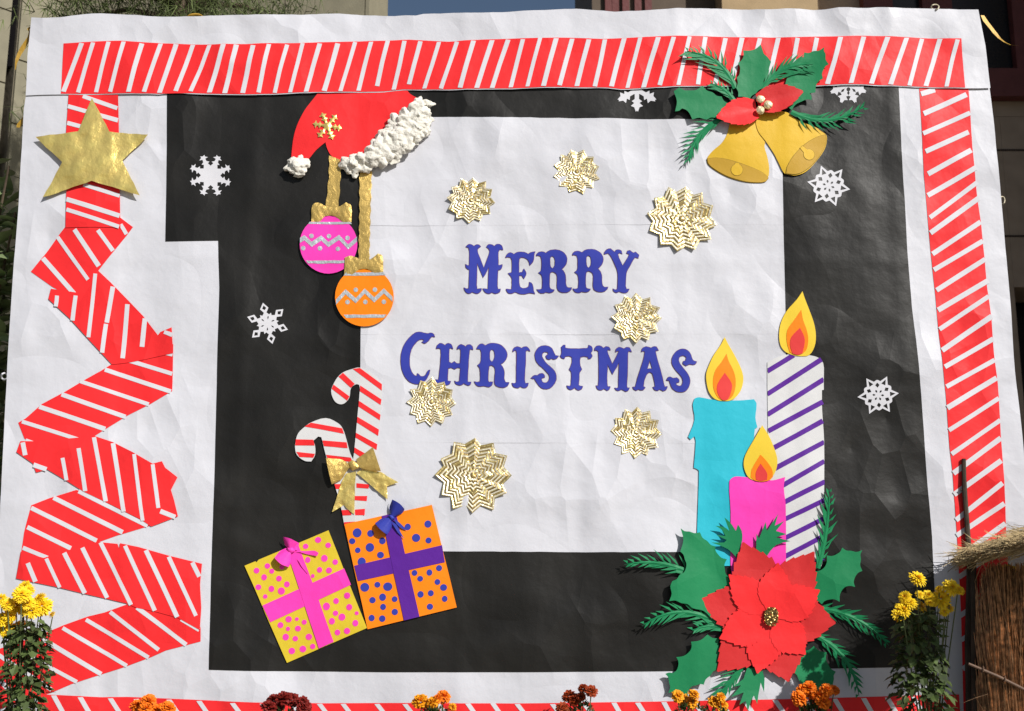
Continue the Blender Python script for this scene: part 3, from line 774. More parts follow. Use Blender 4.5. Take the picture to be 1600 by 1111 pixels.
def lattice(cx, cy, r, rot):
    P = lambda rr, a: (cx + r * rr * math.cos(a), cy + r * rr * math.sin(a))
    out, hs = [], []
    for k in range(6):
        a = rot + k * math.pi / 3; q = math.pi / 180
        out += [P(1.0, a), P(.68, a + 17 * q), P(.74, a + 28 * q), P(.74, a + 33 * q), P(.68, a + 43 * q)]
        hs.append([P(.84, a), P(.58, a + 11 * q), P(.58, a - 11 * q)])
        b = a + 30 * q
        hs.append([P(.61, b), P(.50, b + 12 * q), P(.36, b), P(.50, b - 12 * q)])
        hs.append([P(.29, a + 8 * q), P(.22, a + 22 * q), P(.12, a + 8 * q), P(.22, a - 6 * q)])
    return out, hs
ol, hs = lattice(1294, 291, 34, R(10)); snow('white six-pointed lattice snowflake beneath the right golden bell', ol, hs, 1294, 291)
ol, hs = lattice(1371, 618, 32, R(-5)); snow('white six-pointed lattice snowflake right of the tall striped candle', ol, hs, 1371, 618)
pe = [(.20,-.10),(.42,-.10),(.52,-.24),(.60,-.12),(.74,-.28),(.80,-.12),(1.0,-.05),(.95,0),(1.0,.05),(.80,.12),(.74,.28),(.60,.12),(.52,.24),(.42,.10),(.20,.10)]
snow('white snowflake half hidden under the top border left of the holly', arm_flake(995, 141, 34, 6, R(30), pe), [poly_circle(995 + 17 * math.cos(R(a)), 141 + 17 * math.sin(R(a)), 2.6, 8) for a in (0, 60, 120, 180)], 995, 141, 0.0034)
snow('small white snowflake almost wholly hidden under the top border right of the holly', arm_flake(1326, 132, 30, 8, R(22.5), pe), [poly_circle(1326, 139, 3.2, 8)], 1326, 132, 0.0034)

# folded gold foil rosettes
def rosette(label, cx, cy, rp, rot, seed):
    """twelve-pointed star folded from striped gold foil, pale and dark bands also painting pleat reflections: chevron pleats on every point"""
    q = np.random.default_rng(seed); c = plane(cx, cy); r = rp * PX; n = 24
    base = -float(relief(np.array([c[0]]), np.array([c[1]]))[0]) - 0.0054
    fr = [0.06]; kinds = []; N = 6 + int(q.integers(0, 2)) + (1 if rp > 50 else 0); ph = q.random(4) * 6
    for i in range(N):
        a0 = .06 + .94 * i / N; st = .94 / N
        fr += [a0 + st * .34, a0 + st * .74, a0 + st]; kinds += [2, 1, 0]  # pale and dark bands put the glints of the pleats into colour
    kinds[-1] = 0; kinds[-2] = 1
    vs = [(0, -0.06 * r, 0)]; jr = q.normal(0, .022, n); ja = q.normal(0, .028, n); jh = np.abs(q.normal(0, .016, n))
    for j, f in enumerate(fr):
        up = [0.004, 0.014, 0.010][(j - 1) % 3] if j else .02
        for k in range(n):
            ridge = k % 2 == 0
            a = rot + 2 * math.pi * k / n + ja[k]
            rr = r * f * ((1.0 if ridge else 0.805) + jr[k])
            h = 0.03 * (1 - f) ** 2 + ((.036 if ridge else .0) + jh[k]) * f + up + q.normal(0, .004) + f * (.010 + .010 * math.sin(2 * a + ph[0]) * math.cos(a + ph[1]))
            vs.append((rr * math.sin(a), -h * r, rr * math.cos(a)))
    fs, ms = [], []
    for k in range(n): fs.append((0, 1 + (k + 1) % n, 1 + k)); ms.append(0)
    for j in range(len(fr) - 1):
        for k in range(n):
            a = 1 + j * n + k; b = 1 + j * n + (k + 1) % n
            fs.append((a, b, b + n, a + n)); ms.append(kinds[j] if q.random() > .12 else 0)
    mb = MB(); mb.v = [(v[0] + c[0], v[1] + base, v[2] + c[1]) for v in vs]; mb.f = fs; mb.m = ms
    o = mb.build('foil_rosette', ['goldfoil', 'goldpale', 'golddark'], None, loc=(c[0], base, c[1]), smooth=False)
    tag(o, label, 'rosette', 'pleated gold foil rosettes')
for i, (lb, x, y, r, rot) in enumerate([
    ('pleated gold foil rosette above the letter M of MERRY', 736, 313, 39, .1),
    ('pleated gold foil rosette highest on the white panel', 901, 270, 38, .3),
    ('large pleated gold foil rosette right of MERRY below the bells', 1064, 344, 56, .15),
    ('pleated gold foil rosette between the Y of MERRY and CHRISTMAS', 994, 498, 40, .05),
    ('pleated gold foil rosette overlapping the C of CHRISTMAS', 674, 628, 38.5, 0.02),
    ('pleated gold foil rosette under the letters MA of CHRISTMAS', 994, 676, 40, .07),
    ('largest pleated gold foil rosette low on the white panel beside the bow', 740, 743, 59, 0.0)]):
    rosette(lb, x, y, r, rot, 40 + i)

# lettering
def Z(ox, oy, pts, s=10.0): return [(ox + p[0] / s, oy + p[1] / s) for p in pts]
L_M1 = Z(720,370,[(80,155),(120,122),(165,122),(205,150),(240,125),(280,125),(310,150),(275,175),(258,215),(300,340),(360,490),(415,350),(450,230),(435,185),(397,160),(430,125),(480,122),(520,150),(560,120),(605,120),(640,145),(658,205),(610,195),(585,240),(585,440),(615,445),(645,430),(640,475),(615,510),(578,520),(570,760),(580,820),(620,815),(605,860),(560,885),(520,885),(485,870),(445,888),(400,880),(365,850),(345,810),(380,815),(425,820),(440,470),(350,640),(255,410),(245,760),(255,820),(325,810),(310,850),(270,885),(225,885),(180,865),(135,888),(90,875),(65,845),(50,795),(85,815),(125,810),(135,520),(100,500),(80,475),(75,430),(105,450),(135,450),(135,220),(120,170)])
L_E = Z(720,370,[(700,325),(720,280),(765,250),(800,255),(825,275),(880,245),(950,240),(1010,250),(1055,275),(1090,250),(1160,235),(1145,270),(1140,340),(1120,395),(1075,445),(1070,400),(1040,355),(990,325),(940,320),(910,350),(908,555),(960,550),(985,495),(1020,570),(985,650),(955,600),(908,600),(910,720),(930,780),(970,800),(1020,795),(1060,770),(1075,700),(1110,725),(1130,790),(1140,850),(1160,885),(1080,870),(1000,888),(920,885),(850,860),(800,880),(750,880),(720,850),(710,815),(750,820),(795,820),(800,700),(795,640),(740,565),(790,560),(800,520),(800,370),(780,325),(740,315)])
L_R2 = Z(850,370,[(440,300),(455,265),(500,240),(550,242),(590,262),(640,225),(710,212),(790,220),(860,255),(905,310),(918,380),(900,440),(870,480),(835,510),(870,550),(895,610),(900,720),(915,780),(950,800),(995,795),(975,835),(930,865),(870,870),(810,855),(775,820),(765,760),(770,650),(760,590),(730,560),(690,545),(655,570),(648,650),(650,780),(670,815),(722,825),(700,855),(650,870),(590,860),(550,875),(500,870),(470,845),(450,815),(500,820),(535,800),(540,700),(525,600),(475,560),(515,530),(525,480),(525,360),(510,310),(475,295)])
H_R2 = Z(850,370,[(690,308),(720,330),(735,400),(722,470),(690,498),(665,470),(655,400),(660,330)])
L_R1 = [(x - 56.2, y) for x, y in L_R2]; H_R1 = [(x - 56.2, y) for x, y in H_R2]
L_Y = Z(850,370,[(935,290),(945,255),(985,215),(1030,205),(1070,235),(1100,260),(1120,225),(1160,220),(1200,235),(1215,285),(1175,265),(1145,290),(1165,350),(1225,470),(1270,400),(1320,310),(1325,285),(1285,275),(1300,240),(1335,230),(1365,255),(1395,270),(1425,255),(1450,280),(1475,300),(1465,350),(1420,335),(1385,375),(1330,480),(1285,560),(1275,640),(1270,780),(1285,830),(1325,825),(1305,865),(1265,885),(1210,878),(1170,865),(1130,880),(1090,865),(1075,825),(1115,840),(1145,825),(1150,640),(1140,540),(1100,440),(1040,320),(1000,275),(965,280)])
L_C = Z(615,510,[(640,160),(610,150),(580,165),(545,215),(510,245),(480,262),(440,240),(470,225),(465,200),(430,195),(380,215),(330,265),(285,330),(255,420),(245,520),(250,620),(275,700),(320,760),(365,770),(370,730),(395,750),(420,775),(470,775),(505,745),(535,690),(565,675),(555,720),(530,780),(500,830),(440,870),(380,895),(320,890),(250,860),(190,800),(145,720),(118,620),(112,500),(125,390),(160,290),(220,200),(290,130),(350,90),(420,85),(480,100),(530,108),(580,98),(620,115)])
L_H = Z(615,510,[(665,345),(680,295),(720,262),(765,270),(800,295),(830,268),(870,265),(905,290),(925,350),(890,330),(868,350),(862,550),(905,575),(945,545),(985,575),(1040,575),(1050,370),(1030,340),(990,355),(1010,305),(1050,280),(1090,295),(1125,318),(1155,290),(1195,287),(1225,310),(1240,365),(1200,350),(1185,380),(1165,620),(1155,850),(1165,870),(1210,865),(1190,910),(1160,920),(1095,885),(1050,915),(990,905),(965,885),(950,850),(985,865),(1030,850),(1045,650),(1000,640),(950,665),(900,640),(850,650),(840,800),(845,850),(890,855),(870,895),(830,912),(770,900),(720,880),(665,880),(650,830),(700,830),(725,640),(740,430),(735,350),(700,335)])
L_R3 = Z(735,510,[(95,350),(125,300),(165,272),(200,280),(230,300),(290,270),(360,262),(440,275),(510,320),(560,385),(572,450),(550,520),(510,565),(470,590),(505,640),(530,720),(525,820),(550,875),(605,875),(580,925),(530,952),(470,950),(410,930),(380,890),(380,800),(388,690),(370,630),(330,605),(290,620),(278,720),(275,840),(290,870),(348,865),(330,920),(290,942),(210,930),(140,935),(90,910),(60,855),(100,870),(150,860),(155,740),(145,650),(110,605),(155,570),(170,500),(170,400),(150,355)])
H_R3 = Z(735,510,[(335,358),(365,375),(380,440),(370,510),(335,555),(305,520),(300,440),(308,380)])
L_I = Z(735,510,[(660,395),(675,345),(715,318),(760,320),(800,340),(835,318),(875,315),(910,340),(930,385),(890,365),(865,385),(860,600),(845,830),(860,890),(905,885),(890,935),(850,960),(810,955),(783,935),(750,958),(700,955),(665,930),(650,885),(690,890),(718,870),(720,640),(725,420),(715,375),(690,370)])
L_S1 = Z(735,510,[(1380,460),(1330,455),(1300,400),(1270,340),(1220,308),(1150,298),(1085,315),(1040,360),(1012,420),(1012,490),(1035,550),(1080,605),(1140,655),(1190,710),(1230,760),(1235,810),(1220,850),(1180,880),(1130,870),(1108,830),(1120,805),(1158,795),(1155,760),(1125,735),(1085,740),(1045,765),(1000,765),(945,810),(1000,815),(1020,850),(1060,910),(1110,960),(1170,978),(1240,965),(1300,910),(1335,840),(1340,770),(1315,700),(1260,640),(1190,580),(1145,520),(1120,470),(1125,420),(1160,395),(1205,400),(1220,430),(1180,460),(1190,500),(1230,515),(1270,500),(1310,512),(1350,495)])
L_T = Z(870,520,[(130,190),(100,195),(70,225),(75,260),(75,320),(55,360),(75,390),(115,405),(130,370),(190,360),(235,380),(240,450),(220,520),(195,570),(225,610),(230,700),(220,820),(195,835),(155,825),(170,865),(210,890),(245,880),(280,855),(310,885),(345,895),(385,875),(405,835),(360,830),(340,815),(350,690),(355,620),(390,570),(365,510),(360,420),(370,375),(430,365),(490,375),(490,405),(530,400),(555,360),(530,315),(555,270),(545,220),(500,190),(490,235),(430,243),(300,248),(180,245),(130,235)])
L_M2 = Z(870,520,[(590,275),(600,230),(640,203),(690,210),(730,240),(770,212),(815,225),(838,270),(800,260),(790,290),(830,400),(868,490),(920,400),(970,290),(950,280),(918,300),(930,255),(970,228),(1010,235),(1050,250),(1090,228),(1140,240),(1168,300),(1130,285),(1110,310),(1105,600),(1095,830),(1110,865),(1135,855),(1120,895),(1080,915),(1015,880),(970,900),(930,890),(905,855),(935,865),(965,850),(975,460),(870,645),(795,490),(785,700),(790,820),(805,840),(835,835),(820,880),(785,900),(740,870),(700,890),(655,890),(630,865),(615,825),(650,830),(658,700),(655,400),(650,290),(620,270)])
L_A = Z(950,520,[(520,300),(535,250),(580,222),(625,228),(670,240),(710,220),(750,225),(785,280),(745,280),(740,310),(780,470),(830,640),(870,810),(885,850),(925,840),(905,890),(860,912),(805,885),(770,905),(725,890),(700,850),(735,850),(720,740),(690,640),(650,615),(610,640),(570,730),(550,840),(580,855),(550,890),(510,895),(480,880),(440,900),(405,880),(390,845),(425,850),(460,720),(510,560),(560,400),(575,300),(550,285)])
H_A = Z(950,520,[(650,430),(690,565),(610,565)])
L_S2 = Z(950,520,[(1380,455),(1330,440),(1305,400),(1280,330),(1230,280),(1160,260),(1090,280),(1035,330),(1000,400),(995,470),(1015,530),(1060,595),(1120,660),(1160,720),(1165,780),(1150,825),(1110,838),(1065,820),(1060,785),(1105,775),(1105,740),(1070,705),(1020,715),(970,695),(935,705),(910,745),(955,750),(975,810),(1005,870),(1060,915),(1130,930),(1200,915),(1250,860),(1275,780),(1265,700),(1220,620),(1155,540),(1110,470),(1100,410),(1130,370),(1180,362),(1220,390),(1210,440),(1170,455),(1165,490),(1215,522),(1270,495),(1320,502),(1360,490)])
for ch, lb, ol, hl in [
    ('m','blue ornate paper letter M that begins the word MERRY', L_M1, []), ('e','blue ornate paper letter E, second letter of MERRY', L_E, []),
    ('r','blue ornate paper letter R next to the E of MERRY', L_R1, [H_R1]), ('r','blue ornate paper letter R just before the Y of MERRY', L_R2, [H_R2]),
    ('y','blue ornate paper letter Y that ends MERRY', L_Y, []), ('c','tall blue ornate paper letter C that begins CHRISTMAS', L_C, []),
    ('h','blue ornate paper letter H, second letter of CHRISTMAS', L_H, []), ('r','blue ornate paper letter R between H and I in CHRISTMAS', L_R3, [H_R3]),
    ('i','blue ornate paper letter I in CHRISTMAS', L_I, []), ('s','blue ornate paper letter S before the T of CHRISTMAS', L_S1, []),
    ('t','blue ornate paper letter T in the middle of CHRISTMAS', L_T, []), ('m','blue ornate paper letter M between T and A in CHRISTMAS', L_M2, []),
    ('a','blue ornate paper letter A before the last S of CHRISTMAS', L_A, [H_A]), ('s','blue ornate paper letter S that ends CHRISTMAS by the turquoise candle', L_S2, [])]:
    o = sheet('letter_' + ch, curve(ol, 50, 3), 'blue', None, 0.0066, holes=[curve(h, 50, 3) for h in hl], res=0.02, thick=0.0008)
    o.data.materials.append(MATS['blueback'])
    tag(o, lb, 'letter', 'letters of the greeting')
    def grow(pts, d):
        P = np.array(pts, float); t = np.roll(P, -1, 0) - np.roll(P, 1, 0); t /= np.maximum(np.linalg.norm(t, axis=1), 1e-6)[:, None]
        n = np.column_stack([t[:, 1], -t[:, 0]]); ar = np.sum(P[:, 0] * np.roll(P[:, 1], -1) - np.roll(P[:, 0], -1) * P[:, 1])
        return [tuple(x) for x in P + n * (d if ar > 0 else -d) + RNG.normal(0, .12, P.shape)]
    sheet('cut_edge', grow(curve(ol, 50, 3), .75), 'blueback', o, 0.0056, holes=[grow(curve(h, 50, 3), -.6) for h in hl], res=0.02, thick=0.0003)
    for pl_ in o.data.polygons:
        if len(pl_.vertices) == 4: pl_.material_index = 1

def cone(pts, knot, h):
    P = np.array([plane(*p) for p in pts]); k = plane(*knot); c = P.mean(0); d = (c - k) / np.linalg.norm(c - k); n = np.array([-d[1], d[0]])
    U = (P - k) @ d; L = U.max()
    def f(x, z):
        u = np.clip(((x - k[0]) * d[0] + (z - k[1]) * d[1]) / L, 0, 1); v = ((x - k[0]) * n[0] + (z - k[1]) * n[1])
        wmax = np.abs((P - k) @ n).max() * np.clip(.25 + .85 * u, .2, 1) * 1.05
        return h * (.35 + .65 * u) * np.sqrt(np.clip(1 - (v / wmax) ** 2, 0, 1)) + .0012 * np.sin(v * 260) * (1 - u)
    return f
# candy canes and their bow
def cane(label, ol, strs, off, px, py):
    t = thing_at('candy_cane', label, 'candy cane', px, py, 'paper candy canes tied with a bow')
    sheet('cane_body', curve(ol, 50, 3), 'cream', t, off, res=0.022, thick=0.0008)
    for s in strs: sheet('red_stripe', s, 'red', t, off + 0.0012, res=0.022, thick=0.0004)
cane('tall white paper candy cane with red stripes at the edge of the white panel',
     [(517,611),(520,601),(527,589),(536,581),(550,576),(562,574),(581,583),(597,600),(597,610),(596,632),(594,656),(591,680),(588,703),(580,740),(577,757),(572,785),(564,822),(545,822),(545,780),(550,730),(553,707),(558,652),(562,608),(561,601),(556,600),(548,606),(546,619),(542,626),(535,631),(527,630),(521,624)],
     [[(551,576),(562,574.6),(596.6,600),(596.4,610)], [(528.5,588),(535.5,582),(554,599.5),(548,605.5)], [(518,607),(520.8,600.5),(545.8,619),(542,625.5)], [(562.6,602),(596,624),(594.5,632.5),(562.2,611)], [(560.6,626),(594.5,648),(593.3,656.5),(560,635)], [(558.3,651),(592,671),(590.8,681),(557.6,660)], [(556,676),(589.5,694),(588.3,703),(555.4,683.5)], [(553.8,699),(580,714),(575,722),(553.2,707)], [(557,755),(577,757),(576,763.5),(557,762)], [(554,775),(574,775),(573,783),(554,781.5)], [(546,797),(570.3,795),(569.8,805),(546,805)]],
     0.0060, 556, 806)
cane('short white paper candy cane with red stripes on the black frame, leaning right',
     [(509,653),(486,660),(476,667),(466,677),(462,689),(461,699),(464,711),(476,720),(486,721),(492,711),(492,696),(489,689),(497,682),(502,683),(506,700),(512,722),(522,755),(532,790),(538,822),(556,819),(554,790),(553,722),(547,708),(541,686),(535,669),(528,661)],
     [[(476,666.5),(486,660.4),(534.6,669),(537,677.5),(500,670.5)], [(462.4,686.5),(489.5,687),(491.4,696),(461.4,696)], [(503.6,688),(541.5,691),(543,700),(506,697)], [(463,706),(492,709),(489.5,715),(468,714)], [(509.5,710.5),(548,715),(551,722),(512,717)], [(522.6,756.5),(540,756),(540,764),(524.8,764)], [(533.6,797),(549,796.5),(549,805),(535.2,805.5)], [(537.6,816),(555,815),(555.5,819),(538,822)]],
     0.0082, 540, 820)
gb = thing_at('gold_bow', 'gold foil bow with crinkled tails tying the candy canes', 'bow', 552, 800)
cr = lambda x, z: 0.004 * gnoise(x * 55, z * 42, 61) + 0.003 * gnoise(x * 25, z * 31, 62)
sheet('bow_tail', curve([(541,740),(557,737),(555,757),(554,804),(547,799),(537,789),(528,795),(519,800),(528,772),(534,753)], 40, 2), 'gold', gb, 0.0125, res=0.007, extra=cr)
sheet('bow_tail', curve([(557,739),(567,733),(579,735),(596,738),(605,744),(623,754),(605,760),(606,781),(585,763),(570,750)], 40, 2), 'gold', gb, 0.0125, res=0.007, extra=cr)
bl1 = [(510,716),(519,717),(533,718),(544,724),(547,730),(540,740),(533,750),(519,757)]; bl2 = [(557,718),(570,709),(583,699),(589,715),(596,737),(582,736),(567,733),(561,730)]
sheet('bow_loop', curve(bl1, 40, 2), 'golddull', gb, 0.015, res=0.006, extra=cone(bl1, (551,728), .017), thick=0.002)
sheet('bow_loop', curve(bl2, 40, 2), 'golddull', gb, 0.015, res=0.006, extra=cone(bl2, (551,728), .017), thick=0.002)
kn = [(544,723),(551,719),(560,726),(561,732),(551,736),(547,732)]
sheet('bow_knot', curve(kn, 60, 3), 'golddull', gb, 0.022, res=0.006, bulge=0.008, thick=0.006)

# presents
def gift(label, mat, ribmat, corners, vrib, hrib, dots, dotmat, px, py, off, loops, knot, tails, bowmat, group=None):
    t = thing_at('paper_gift', label, 'gift', px, py, 'paper presents')
    sheet('gift_body', rough_edge(corners + corners[:1], .3, 40)[:-1], mat, t, off, res=0.022, thick=0.0015)
    for d in dots: sheet('dot', poly_circle(d[0], d[1], d[2] * random.uniform(.95, 1.05), 16, d[2] * random.uniform(.95, 1.08)), dotmat, t, off + 0.0011, res=0.022, thick=0.0004)
    sheet('ribbon_band', hrib, ribmat, t, off + 0.0021, res=0.022, thick=0.0005)
    sheet('ribbon_band', vrib, ribmat, t, off + 0.0031, res=0.022, thick=0.0005)
    b = sheet('bow_knot', curve(knot, 60, 2), bowmat, t, off + 0.016, res=0.005, bulge=0.008, thick=0.008)
    kp = tuple(np.mean(np.array(knot), 0))
    for l in loops: sheet('bow_loop', curve(l, 50, 3), bowmat, t, off + 0.0075, res=0.005, extra=cone(l, kp, .026), thick=0.002)
    for l in tails:
        sheet('bow_tail', curve(l, 40, 2), bowmat, t, off + 0.0055, res=0.008, thick=0.0006, extra=lambda x, z: 0.008 * (0.5 + 0.5 * np.sin(x * 45)))
YD = [(208,608,23),(292,572,21),(325,612,19),(403,580,20),(266,660,23),(381,670,23),(222,737,22),(323,750,23),(443,715,22),(400,767,28),(275,810,17),(685,368,24),(588,418,21),(764,410,22),(605,524,22),(735,512,26),(820,541,22),(698,602,22),(772,606,23),(645,650,15),(915,803,24),(829,845,23),(754,887,28),(932,893,24),(825,940,21),(875,970,27),(990,940,15),(797,1002,24),(980,1017,24),(915,1078,24),(840,1090,22),(458,987,24),(522,986,15),(580,1010,20),(395,1033,22),(453,1062,17),(531,1060,24)]
YD = [(360 + a / 5, 770 + b / 5, c / 5) for a, b, c in YD] + [(400 + a / 3.97, 831 + b / 3.97, c / 3.97) for a, b, c in [(187,652,20),(246,662,17),(330,651,20),(225,738,20),(293,726,20),(354,710,16)]]
gift('yellow paper present with pink dots and pink ribbon on the black frame', 'yellow', 'pink',
     [(383,884),(400,877),(401,879),(405,874.5),(513,828.5),(574,981),(449,1035.5)], [(447,857),(466,850.5),(494,924),(522,1002.5),(499,1013)], [(411,946),(538,888),(549,913.5),(423.5,972)],
     YD, 'pink', 480, 1035, 0.0075,
     [[(444,839),(456,842),(468,849),(465,860),(454,858),(446,852)], [(431,872),(437,862),(448,856),(456,862),(455,879),(452,886),(442,882)]],
     [(450,856),(458,855),(462,861),(456,865),(450,862)], [[(464,861),(480,861),(492,860.5),(498.5,864),(496,869),(480,866)], [(466,872),(474,882),(482,892),(481,897),(471,884)]], 'pink')
OD = [(992,313,33),(1097,318,27),(953,378,24),(1092,427,34),(1190,376,27),(997,449,22),(1175,486,26),(1028,540,33),(1388,267,24),(1545,245,27),(1453,353,33),(1550,373,23),(1441,626,22),(1485,671,22),(1557,623,23),(1053,738,35),(1151,718,23),(1232,733,35),(1113,838,24),(1192,815,27),(1286,830,23),(1196,891,24),(1288,930,24),(1107,977,24),(1190,982,26),(1488,793,24),(1568,784,23),(1561,889,24)]
OD = [(360 + a / 5, 770 + b / 5, c / 5) for a, b, c in OD] + [(400 + a / 3.97, 831 + b / 3.97, c / 3.97) for a, b, c in [(1137,225,18),(1127,311,18),(1165,345,21),(1172,415,18)]]
gift('orange paper present with blue dots and purple ribbon below the candy canes', 'orange', 'purple',
     [(538,819),(675,789),(714,949),(575,983)], [(597,806.5),(619,801.5),(633,864),(656,963.3),(632,969.3),(616,896)], [(554,884),(691,852),(695.3,878.5),(560,908)],
     OD, 'blue', 640, 982, 0.0095,
     [[(614,781),(626,788),(633,796),(629,802),(617,808),(611,803),(609,793)], [(587,818),(596,811),(608,809),(613,816),(612,826),(606,836),(596,828)]],
     [(607,806),(613,804),(618,810),(612,815)], [[(616,810),(626,818),(637,829),(630,827),(620,819)], [(612,815),(620,820),(626,831),(632,842),(622,832)]], 'blue')

# candles
def candle(label, px, py, off, body, mat, flames, stripes=()):
    t = thing_at('paper_candle', label, 'candle', px, py, 'paper candles')
    sheet('candle_body', curve(body, 50, 3), mat, t, off, res=0.022, thick=0.001)
    for a, b in stripes: sheet('purple_stripe', clip_poly(bar(a, b, 7.6, .6), [(1199.6,550),(1286.6,550),(1286.6,889),(1199.6,889)]), 'purple', t, off + 0.0012, res=0.022, thick=0.0004)
    f = None
    for i, (ol, m) in enumerate(flames):
        o = sheet('flame' if i == 0 else ('inner_flame' if i == 1 else 'flame_core'), curve(ol, 50, 3), m, t if i == 0 else f, off + 0.0026 + i * 0.0014, res=0.022, thick=0.0008)
        if i == 0: f = o
FY, FO, FR = 'flameyellow', 'orange', 'flamered'
candle('tall white paper candle with slanted purple stripes and a flame', 1243, 889, 0.0064,
       [(1199,566),(1215,558),(1238,553),(1262,555),(1278,559),(1286,568),(1287,590),(1287,609),(1284,610),(1284,640),(1287,690),(1286,760),(1285,840),(1284,880),(1278,888),(1260,889),(1201,889),(1200,740)], 'cream',
       [([(1253,456),(1244,469),(1229,486),(1220,504),(1217,522),(1219,539),(1226,549),(1238,555),(1252,557),(1264,555),(1272,542),(1274,525),(1271,506),(1264,486),(1257,468)], FY),
        ([(1251,485),(1240,501),(1230,516),(1229,534),(1234,551),(1246,555),(1258,549),(1262,534),(1260,518),(1254,501)], FO),
        ([(1249,513),(1236,527),(1234,540),(1238,553),(1246,555),(1253,553),(1256,540),(1256,528)], FR)],
       [((1199,580),(1240,555)),((1199,616),(1283,562)),((1199,648),(1287,593)),((1200,674),(1285,628)),((1201,704),(1285,658)),((1205,735),(1287,691)),((1215,763),(1287,721)),((1220,787),(1287,753)),((1222,813),(1286,782)),((1225,841),(1285,811)),((1225,870),(1285,838)),((1262,888),(1285,872))])
candle('turquoise paper candle with wax drips and a flame', 1130, 895, 0.0080,
       [(1085,623),(1092,621),(1115,625),(1153,626),(1178,624),(1182,631),(1180,653),(1183,668),(1179,671),(1177,700),(1175,800),(1170,880),(1145,880),(1140,884),(1087,885),(1090,800),(1092,736),(1089,733),(1084,731),(1087,690),(1085,682),(1079,687),(1075,683),(1085,656),(1082,633)], 'cyan',
       [([(1132,527),(1126,539),(1115,555),(1107,572),(1103,585),(1104,600),(1108,614),(1117,624),(1130,627),(1144,625),(1155,614),(1160,602),(1161,588),(1156,572),(1147,554),(1137,537)], FY),
        ([(1135,553),(1127,566),(1118,578),(1114,593),(1115,609),(1122,622),(1131,626),(1142,622),(1148,609),(1149,593),(1145,578),(1138,564)], FO),
        ([(1132,583),(1121,600),(1120,612),(1126,624),(1131,626),(1137,624),(1142,612),(1143,600)], FR)])
candle('short pink paper candle with a flame in front of the other candles', 1184, 905, 0.0112,
       [(1139,753),(1145,746),(1155,745),(1190,749),(1205,751),(1215,749),(1225,746),(1223,762),(1226,790),(1227,880),(1229,905),(1143,905),(1141,880),(1141,800)], 'pink',
       [([(1190,665),(1178,686),(1164,711),(1161,726),(1165,741),(1172,749),(1188,753),(1203,750),(1211,735),(1213,719),(1208,700),(1200,681)], FY),
        ([(1187,711),(1174,733),(1172,746),(1180,752),(1198,752),(1206,746),(1205,735),(1197,722)], FO),
        ([(1187,725),(1180,738),(1180,750),(1188,752),(1197,750),(1197,740)], FR)])
# ------------------------------------------------------------------ greenery, bells, poinsettia
def lift_from(px, py, rate, cap=0.05):
    c = plane(px, py)
    return lambda x, z: np.minimum(rate * np.hypot(x - c[0], z - c[1]), cap)
def vein_fold(a, b, depth):
    a = plane(*a); b = plane(*b); d = (b - a) / np.linalg.norm(b - a)
    return lambda x, z: depth * np.abs((x - a[0]) * -d[1] + (z - a[1]) * d[0])
def add_ex(*fs): return lambda x, z: sum(f(x, z) for f in fs)
def scallop(ol):
    c = np.mean(np.array(ol), 0); out = []
    for i in range(len(ol)):
        a = np.array(ol[i], float); b = np.array(ol[(i + 1) % len(ol)], float); L = np.linalg.norm(b - a); out.append(tuple(a))
        if L > 11:
            n = np.array([-(b - a)[1], (b - a)[0]]) / L; m = (a + b) / 2
            if n @ (c - m) < 0: n = -n
            out.append(tuple(m + n * L * .13))
    return out
def holly(parent, ol, base, tip, off, rate=0.06):
    ol = scallop(ol)
    o = sheet('holly_leaf', curve(ol, 42, 3), 'green', parent, off, res=0.02, thick=0.0008,
          extra=add_ex(lift_from(base[0], base[1], rate * .6, .02), vein_fold(base, tip, 0.06)))
    return o
